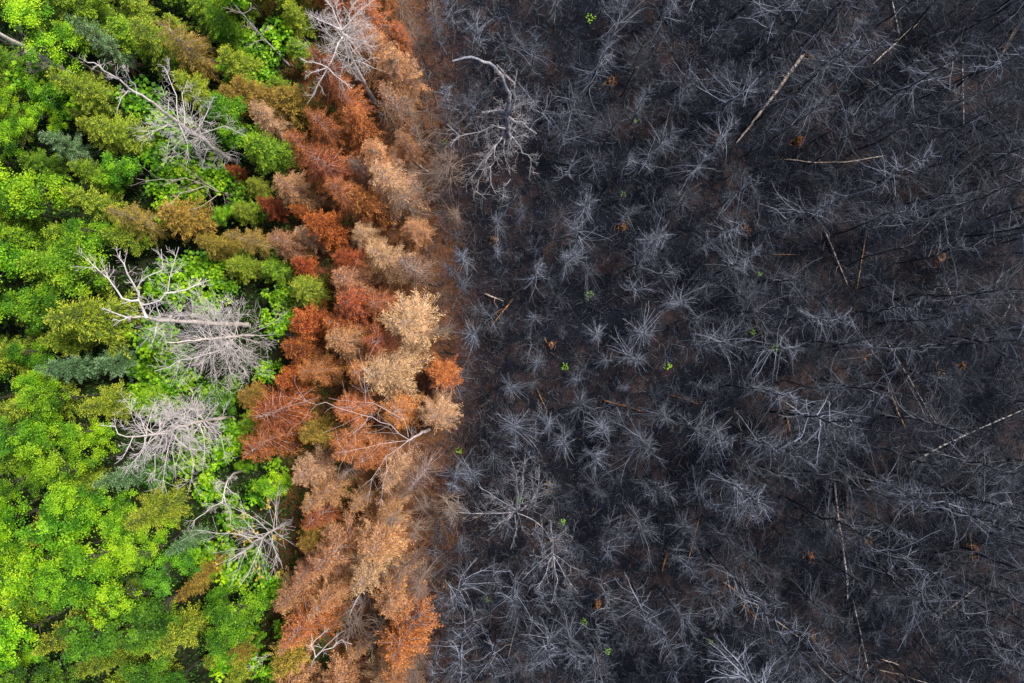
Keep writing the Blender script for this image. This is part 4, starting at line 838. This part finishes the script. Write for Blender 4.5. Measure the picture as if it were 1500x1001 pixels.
def fill_left(n_try, dmin, hr, low=False):
    for _ in range(n_try):
        x = rnd.uniform(-35.5, -2); y = rnd.uniform(-24, 24)
        h = rnd.uniform(*hr); px, py = to_px(x, y, h)
        eb = lin(py, EDGE_BURN); er = lin(py, EDGE_RUST)
        if px > eb: continue
        d = dmin * rnd.uniform(.8, 1.15)
        if not free(x, y, d) or blocked(x, y, h, 4): continue
        gpx, gpy = to_px(x, y, 0)
        if gpx < -45 or gpy < -40 or gpy > 1041: continue
        wide = rnd.uniform(.85, 1.2)
        if px < er + rnd.gauss(0, 8):
            zone = 'green'
            t = (px / 430.0)                      # more conifers towards the belt and towards the upper forest
            con = .36 + .42 * t + (.2 if py < 330 else 0) - (.12 if py > 600 else 0)
            if rnd.random() < con:
                key = 'conifer'; u = rnd.random(); h *= .74; wide *= 1.3
                if t > .72: mt = 'olive' if u < .40 else ('gold' if u < .66 else ('fir' if u < .92 else 'rust'))
                elif t > .4: mt = 'olive' if u < .45 else ('gold' if u < .57 else ('fir' if u < .96 else 'blue'))
                else: mt = 'olive' if u < .42 else ('fir' if u < .96 else 'blue')
            else:
                key = 'broadleaf'; u = rnd.random(); mt = 'lime' if u < .34 else ('mid' if u < .80 else 'deep')
            nm = 'spruce_tree' if key == 'conifer' else 'leafy_tree'
        else:
            zone = 'rust'; f = (px - er) / max(eb - er, 1); u = rnd.random(); nm = 'spruce_tree'
            if py > 680 and f < .85: key, mt = ('dry_conifer', 'tan') if u < .50 else (('dry_conifer', 'cream') if u < .66 else (('dry_conifer', 'orange') if u < .80 else (('dry_conifer', 'rust') if u < .9 else ('thin_conifer', 'brown'))))
            elif f < .5: key, mt = ('conifer' if u < .24 else 'dry_conifer', 'rust') if u < .40 else (('dry_conifer', 'orange') if u < .60 else (('dry_conifer', 'tan') if u < .80 else (('dry_conifer', 'cream') if u < .95 else ('conifer', 'gold'))))
            elif f < .85: key, mt = ('dry_conifer', 'tan') if u < .32 else (('dry_conifer', 'orange') if u < .50 else (('dry_conifer', 'rust') if u < .62 else (('dry_conifer', 'cream') if u < .82 else ('thin_conifer', 'brown'))))
            else: key, mt = ('thin_conifer', 'brown') if u < .5 else (('dry_conifer', 'tan') if u < .64 else (('thin_conifer', 'tan') if u < .85 else ('conifer', 'orange')))
        TAKEN.append((x, y, d)); 
        look = ('young ' if h < 4.8 else ('tall ' if h > 8 else '')) + LOOKG[mt]
        plant_tree(nm, key, rnd.randrange(8), x, y, h, fit(look, x, y, zone), 'conifer' if nm == 'spruce_tree' else 'tree', GG if zone == 'green' else GR, M[mt], M['twig_pink'] if zone == 'rust' and key == 'conifer' else None, wide=wide)
        used[mt] = used.get(mt, 0) + 1
fill_left(5200, 1.5, (5.2, 9.2))
fill_left(1500, 1.25, (2.8, 5.0))

# ------------------------------------------------------------------ the charred stand
STARS = [(684, 371, 8), (725, 366, 6), (649, 395, 8), (668, 415, 8), (646, 490, 8.5), (786, 411, 7), (790, 462, 7.5), (871, 391, 7), (827, 488, 4), (953, 420, 9), (880, 432, 5), (950, 486, 8), (888, 496, 7), (797, 537, 7.5), (746, 564, 7), (781, 568, 4), (851, 564, 8), (899, 534, 8), (936, 524, 7.5), (916, 564, 6),
 (990, 524, 7), (1045, 564, 8), (1041, 503, 9), (1018, 432, 8), (1034, 466, 8), (756, 632, 8), (749, 660, 7), (892, 643, 8.5), (844, 653, 8), (960, 660, 9), (994, 619, 8), (1041, 639, 9), (946, 378, 8), (865, 337, 8), (967, 337, 9), (858, 612, 7), (933, 605, 7),
 (946, 61, 9.5), (844, 136, 8), (1007, 126, 8), (946, 136, 7), (973, 143, 7), (902, 170, 8), (871, 184, 7.5), (831, 180, 7), (837, 231, 8), (871, 292, 10), (766, 299, 7.5), (729, 320, 6), (926, 303, 7), (1021, 275, 9), (654, 231, 9), (657, 299, 6), (980, 330, 8), (705, 20, 9), (783, 51, 8), (875, 82, 8), (929, 224, 7), (960, 211, 8), (980, 190, 8), (1042, 228, 8),
 (886, 731, 8.5), (957, 674, 9), (878, 680, 8), (902, 830, 8), (906, 793, 8), (964, 728, 8.5), (954, 786, 8), (991, 731, 8), (1042, 745, 9), (804, 895, 8.5), (903, 902, 8.5), (845, 881, 7), (674, 885, 8.5), (681, 943, 9), (756, 895, 8), (773, 973, 9), (811, 987, 9), (838, 980, 9), (960, 926, 9), (1005, 932, 9), (981, 956, 9), (1049, 892, 9), (1022, 844, 9), (692, 714, 8), (654, 711, 8), (739, 783, 7), (671, 980, 9), (715, 871, 7),
 (1165, 170, 9), (1172, 71, 9), (1104, 112, 9), (1114, 262, 9), (1094, 323, 9), (1271, 44, 10), (1359, 238, 10), (1332, 306, 10), (1427, 54, 10), (1281, 146, 9), (1165, 319, 9), (1108, 381, 9), (1118, 425, 9), (1186, 395, 9), (1175, 510, 9), (1254, 459, 10), (1125, 578, 9), (1230, 568, 9.5), (1407, 469, 10), (1080, 646, 9), (1172, 581, 9), (1393, 561, 10), (1128, 691, 9.5), (1080, 918, 9), (1118, 765, 9), (1145, 895, 9), (1158, 986, 9), (1315, 895, 10)]
BT = []
def burnt(x, y, h, k, key='burnt'):
    gp = to_px(x, y, 0); edge = gp[0] + rnd.gauss(0, 16) < lin(gp[1], EDGE_BURN) + (62 if gp[1] < 330 or gp[1] > 680 else 18)
    dark = (not edge) and rnd.random() < np.interp(gp[0], [750, 1000, 1350], [.15, .35, .85])
    tm = M['twig_brown'] if edge else (M['twig_dark'] if dark else None)
    look = BURNT_LOOK[k % 14] if key == 'burnt' else 'charred many-stemmed sapling'
    if edge: look = look.replace('charred', 'scorched').replace('ashen', 'brownish')
    if dark: look = look.replace('charred', 'blackened').replace('ashen', 'dark')
    if h < 5.5 and key == 'burnt': look = 'short ' + look.replace(' with ', ', ')
    wide = rnd.uniform(.75, 1.2)
    plant_tree('charred_spruce' if key == 'burnt' else 'charred_sapling', key, k, x, y, h, fit(look, x, y, 'burn'), 'burnt tree', GN, tm, None, wide=wide)
    BT.append((x, y))
for k, (a, b, h) in enumerate(STARS):
    h *= .85; c = P(a, b, h); burnt(c[0], c[1], h, rnd.choice([0, 1, 2, 4, 5, 6, 8, 9, 10, 12, 13, 3]))
def fill_burn(n_try, limit):
    n = 0
    for _ in range(n_try):
        if n >= limit: break
        x = rnd.uniform(-6, 34); y = rnd.uniform(-23, 23)
        h = rnd.uniform(4.0, 8.5) if x < 12 else rnd.uniform(8.0, 12.5)
        px, py = to_px(x, y, h); gpx, gpy = to_px(x, y, 0)
        if gpx < lin(gpy, EDGE_BURN) + 12 or gpx > 1515 or gpy < -10 or gpy > 1012: continue
        if blocked(x, y, h): continue
        dm = 1.55 if x < 10 else 1.35
        if any((x - a) ** 2 + (y - b) ** 2 < dm ** 2 for a, b in BT): continue
        if rnd.random() < .12: burnt(x, y, h * .72, rnd.randrange(5), 'burnt_sapling')
        else: burnt(x, y, h, rnd.randrange(14))
        n += 1
fill_burn(9000, 175)
for _ in range(4500):                      # burnt saplings between the spruces
    x = rnd.uniform(-5, 33.5); y = rnd.uniform(-22.5, 22.5); h = rnd.uniform(2.2, 5.0); gp = to_px(x, y, 0)
    if len(BT) > 520 or gp[0] < lin(gp[1], EDGE_BURN) + 15 or blocked(x, y, h) or any((x - a) ** 2 + (y - b) ** 2 < .72 for a, b in BT): continue
    burnt(x, y, h, rnd.randrange(5), 'burnt_sapling')
for _ in range(400):
    y = rnd.uniform(-22.5, 22.5); x = P(lin(500 - y / .045, EDGE_BURN) + rnd.uniform(-10, 75), 0, 0)[0]; h = rnd.uniform(4, 7.5)
    gp = to_px(x, y, 0)
    if 330 < gp[1] < 690 or blocked(x, y, h) or any((x - a) ** 2 + (y - b) ** 2 < 1.0 for a, b in BT): continue
    burnt(x, y, h, rnd.randrange(14))
# saplings massed round the hook-trunked tree
for (a, b, h) in [(672, 140, 5), (690, 128, 4.5), (655, 170, 4.5), (780, 160, 4.5), (800, 130, 6), (655, 255, 4.5)]:
    c = P(a, b, h); burnt(c[0], c[1], h, rnd.randrange(5), 'burnt_sapling')

# ------------------------------------------------------------------ undergrowth and litter nobody could count
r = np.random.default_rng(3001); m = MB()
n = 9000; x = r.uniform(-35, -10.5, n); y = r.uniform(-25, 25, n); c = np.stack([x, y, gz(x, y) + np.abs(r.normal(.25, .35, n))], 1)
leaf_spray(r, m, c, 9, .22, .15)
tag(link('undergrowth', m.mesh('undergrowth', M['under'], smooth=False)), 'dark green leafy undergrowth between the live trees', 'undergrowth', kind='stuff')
def sticks(name, label, cat, n, xr, mat, lr, rr, zt=.06, seed=0):
    r = np.random.default_rng(seed); x = xr(r, n); y = r.uniform(-25, 25, n); a = r.uniform(0, 6.28, n); L = r.uniform(*lr, n) * r.uniform(.4, 1, n)
    d = np.stack([np.cos(a), np.sin(a), r.normal(0, .12, n)], 1) * L[:, None] * .5
    c = np.stack([x, y, gz(x, y) + r.uniform(.01, zt, n)], 1); mid = c + r.normal(0, .14, c.shape) * np.array([1, 1, .4]) * L[:, None]
    m = MB(); rad = r.uniform(*rr, n); m.tubes(np.stack([c - d, mid, c + d], 1), np.outer(rad, [1, .9, .4]), 3, r.uniform(0, 1, n))
    tag(link(name, m.mesh(name, mat)), label, cat, kind='stuff')
r = np.random.default_rng(3100); m = MB(); n = 7500
bx = r.uniform(-7, 36, n); by = r.uniform(-25, 25, n); keep = bx > -5.6 - .03 * np.abs(by); bx = bx[keep]; by = by[keep]; n = len(bx); bz = gz(bx, by)
sz = np.abs(r.normal(.35, .3, n)) + .12; k = 7
c = np.repeat(np.stack([bx, by, bz], 1), k, 0) + r.normal(0, .08, (n * k, 3)) * np.array([1, 1, 0]); q = np.repeat(sz, k) * r.uniform(.5, 1.3, n * k)
a = r.uniform(0, 6.283, n * k); lean = r.uniform(.3, 1.3, n * k)
e1 = c + np.stack([np.cos(a) * lean * .4, np.sin(a) * lean * .4, np.ones(n * k) * .6], 1) * q[:, None]
e2 = c + np.stack([np.cos(a) * lean, np.sin(a) * lean, np.ones(n * k) * .9 - lean * .3], 1) * q[:, None] + r.normal(0, .08, (n * k, 3))
m.tubes(np.stack([c, e1, e2], 1), np.outer(r.uniform(.004, .0085, n * k), [1, .8, .4]), 3, r.uniform(0, 1, n * k))
tag(link('charred_brush', m.mesh('charred_brush', M['twig_dark'])), 'low tangle of burnt brush covering the ash', 'brush', kind='stuff')
sticks('twig_litter', 'ashen twig litter strewn over the burnt ground', 'litter', 14000, lambda r, n: r.uniform(-6, 36, n), M['twig_dark'], (.2, 1.2), (.004, .011), .35, 1)
sticks('charred_litter', 'black charred stick litter on the ash', 'litter', 7000, lambda r, n: r.uniform(-6, 36, n), M['char'], (.3, 1.8), (.012, .03), .12, 2)
sticks('wood_litter', 'small tan and orange wood splinter litter on the ash', 'litter', 1400, lambda r, n: r.uniform(-6, 36, n), M['wood_tan'], (.1, .5), (.006, .018), .10, 3)
sticks('needle_litter', 'brown and tan fallen twig litter of the scorched belt', 'litter', 8000, lambda r, n: r.normal(-8, 3.2, n), M['twig_brown'], (.2, 1.0), (.006, .014), .25, 4)
print('fill', used, 'burnt', len(BT), 'objects', len(bpy.data.objects))
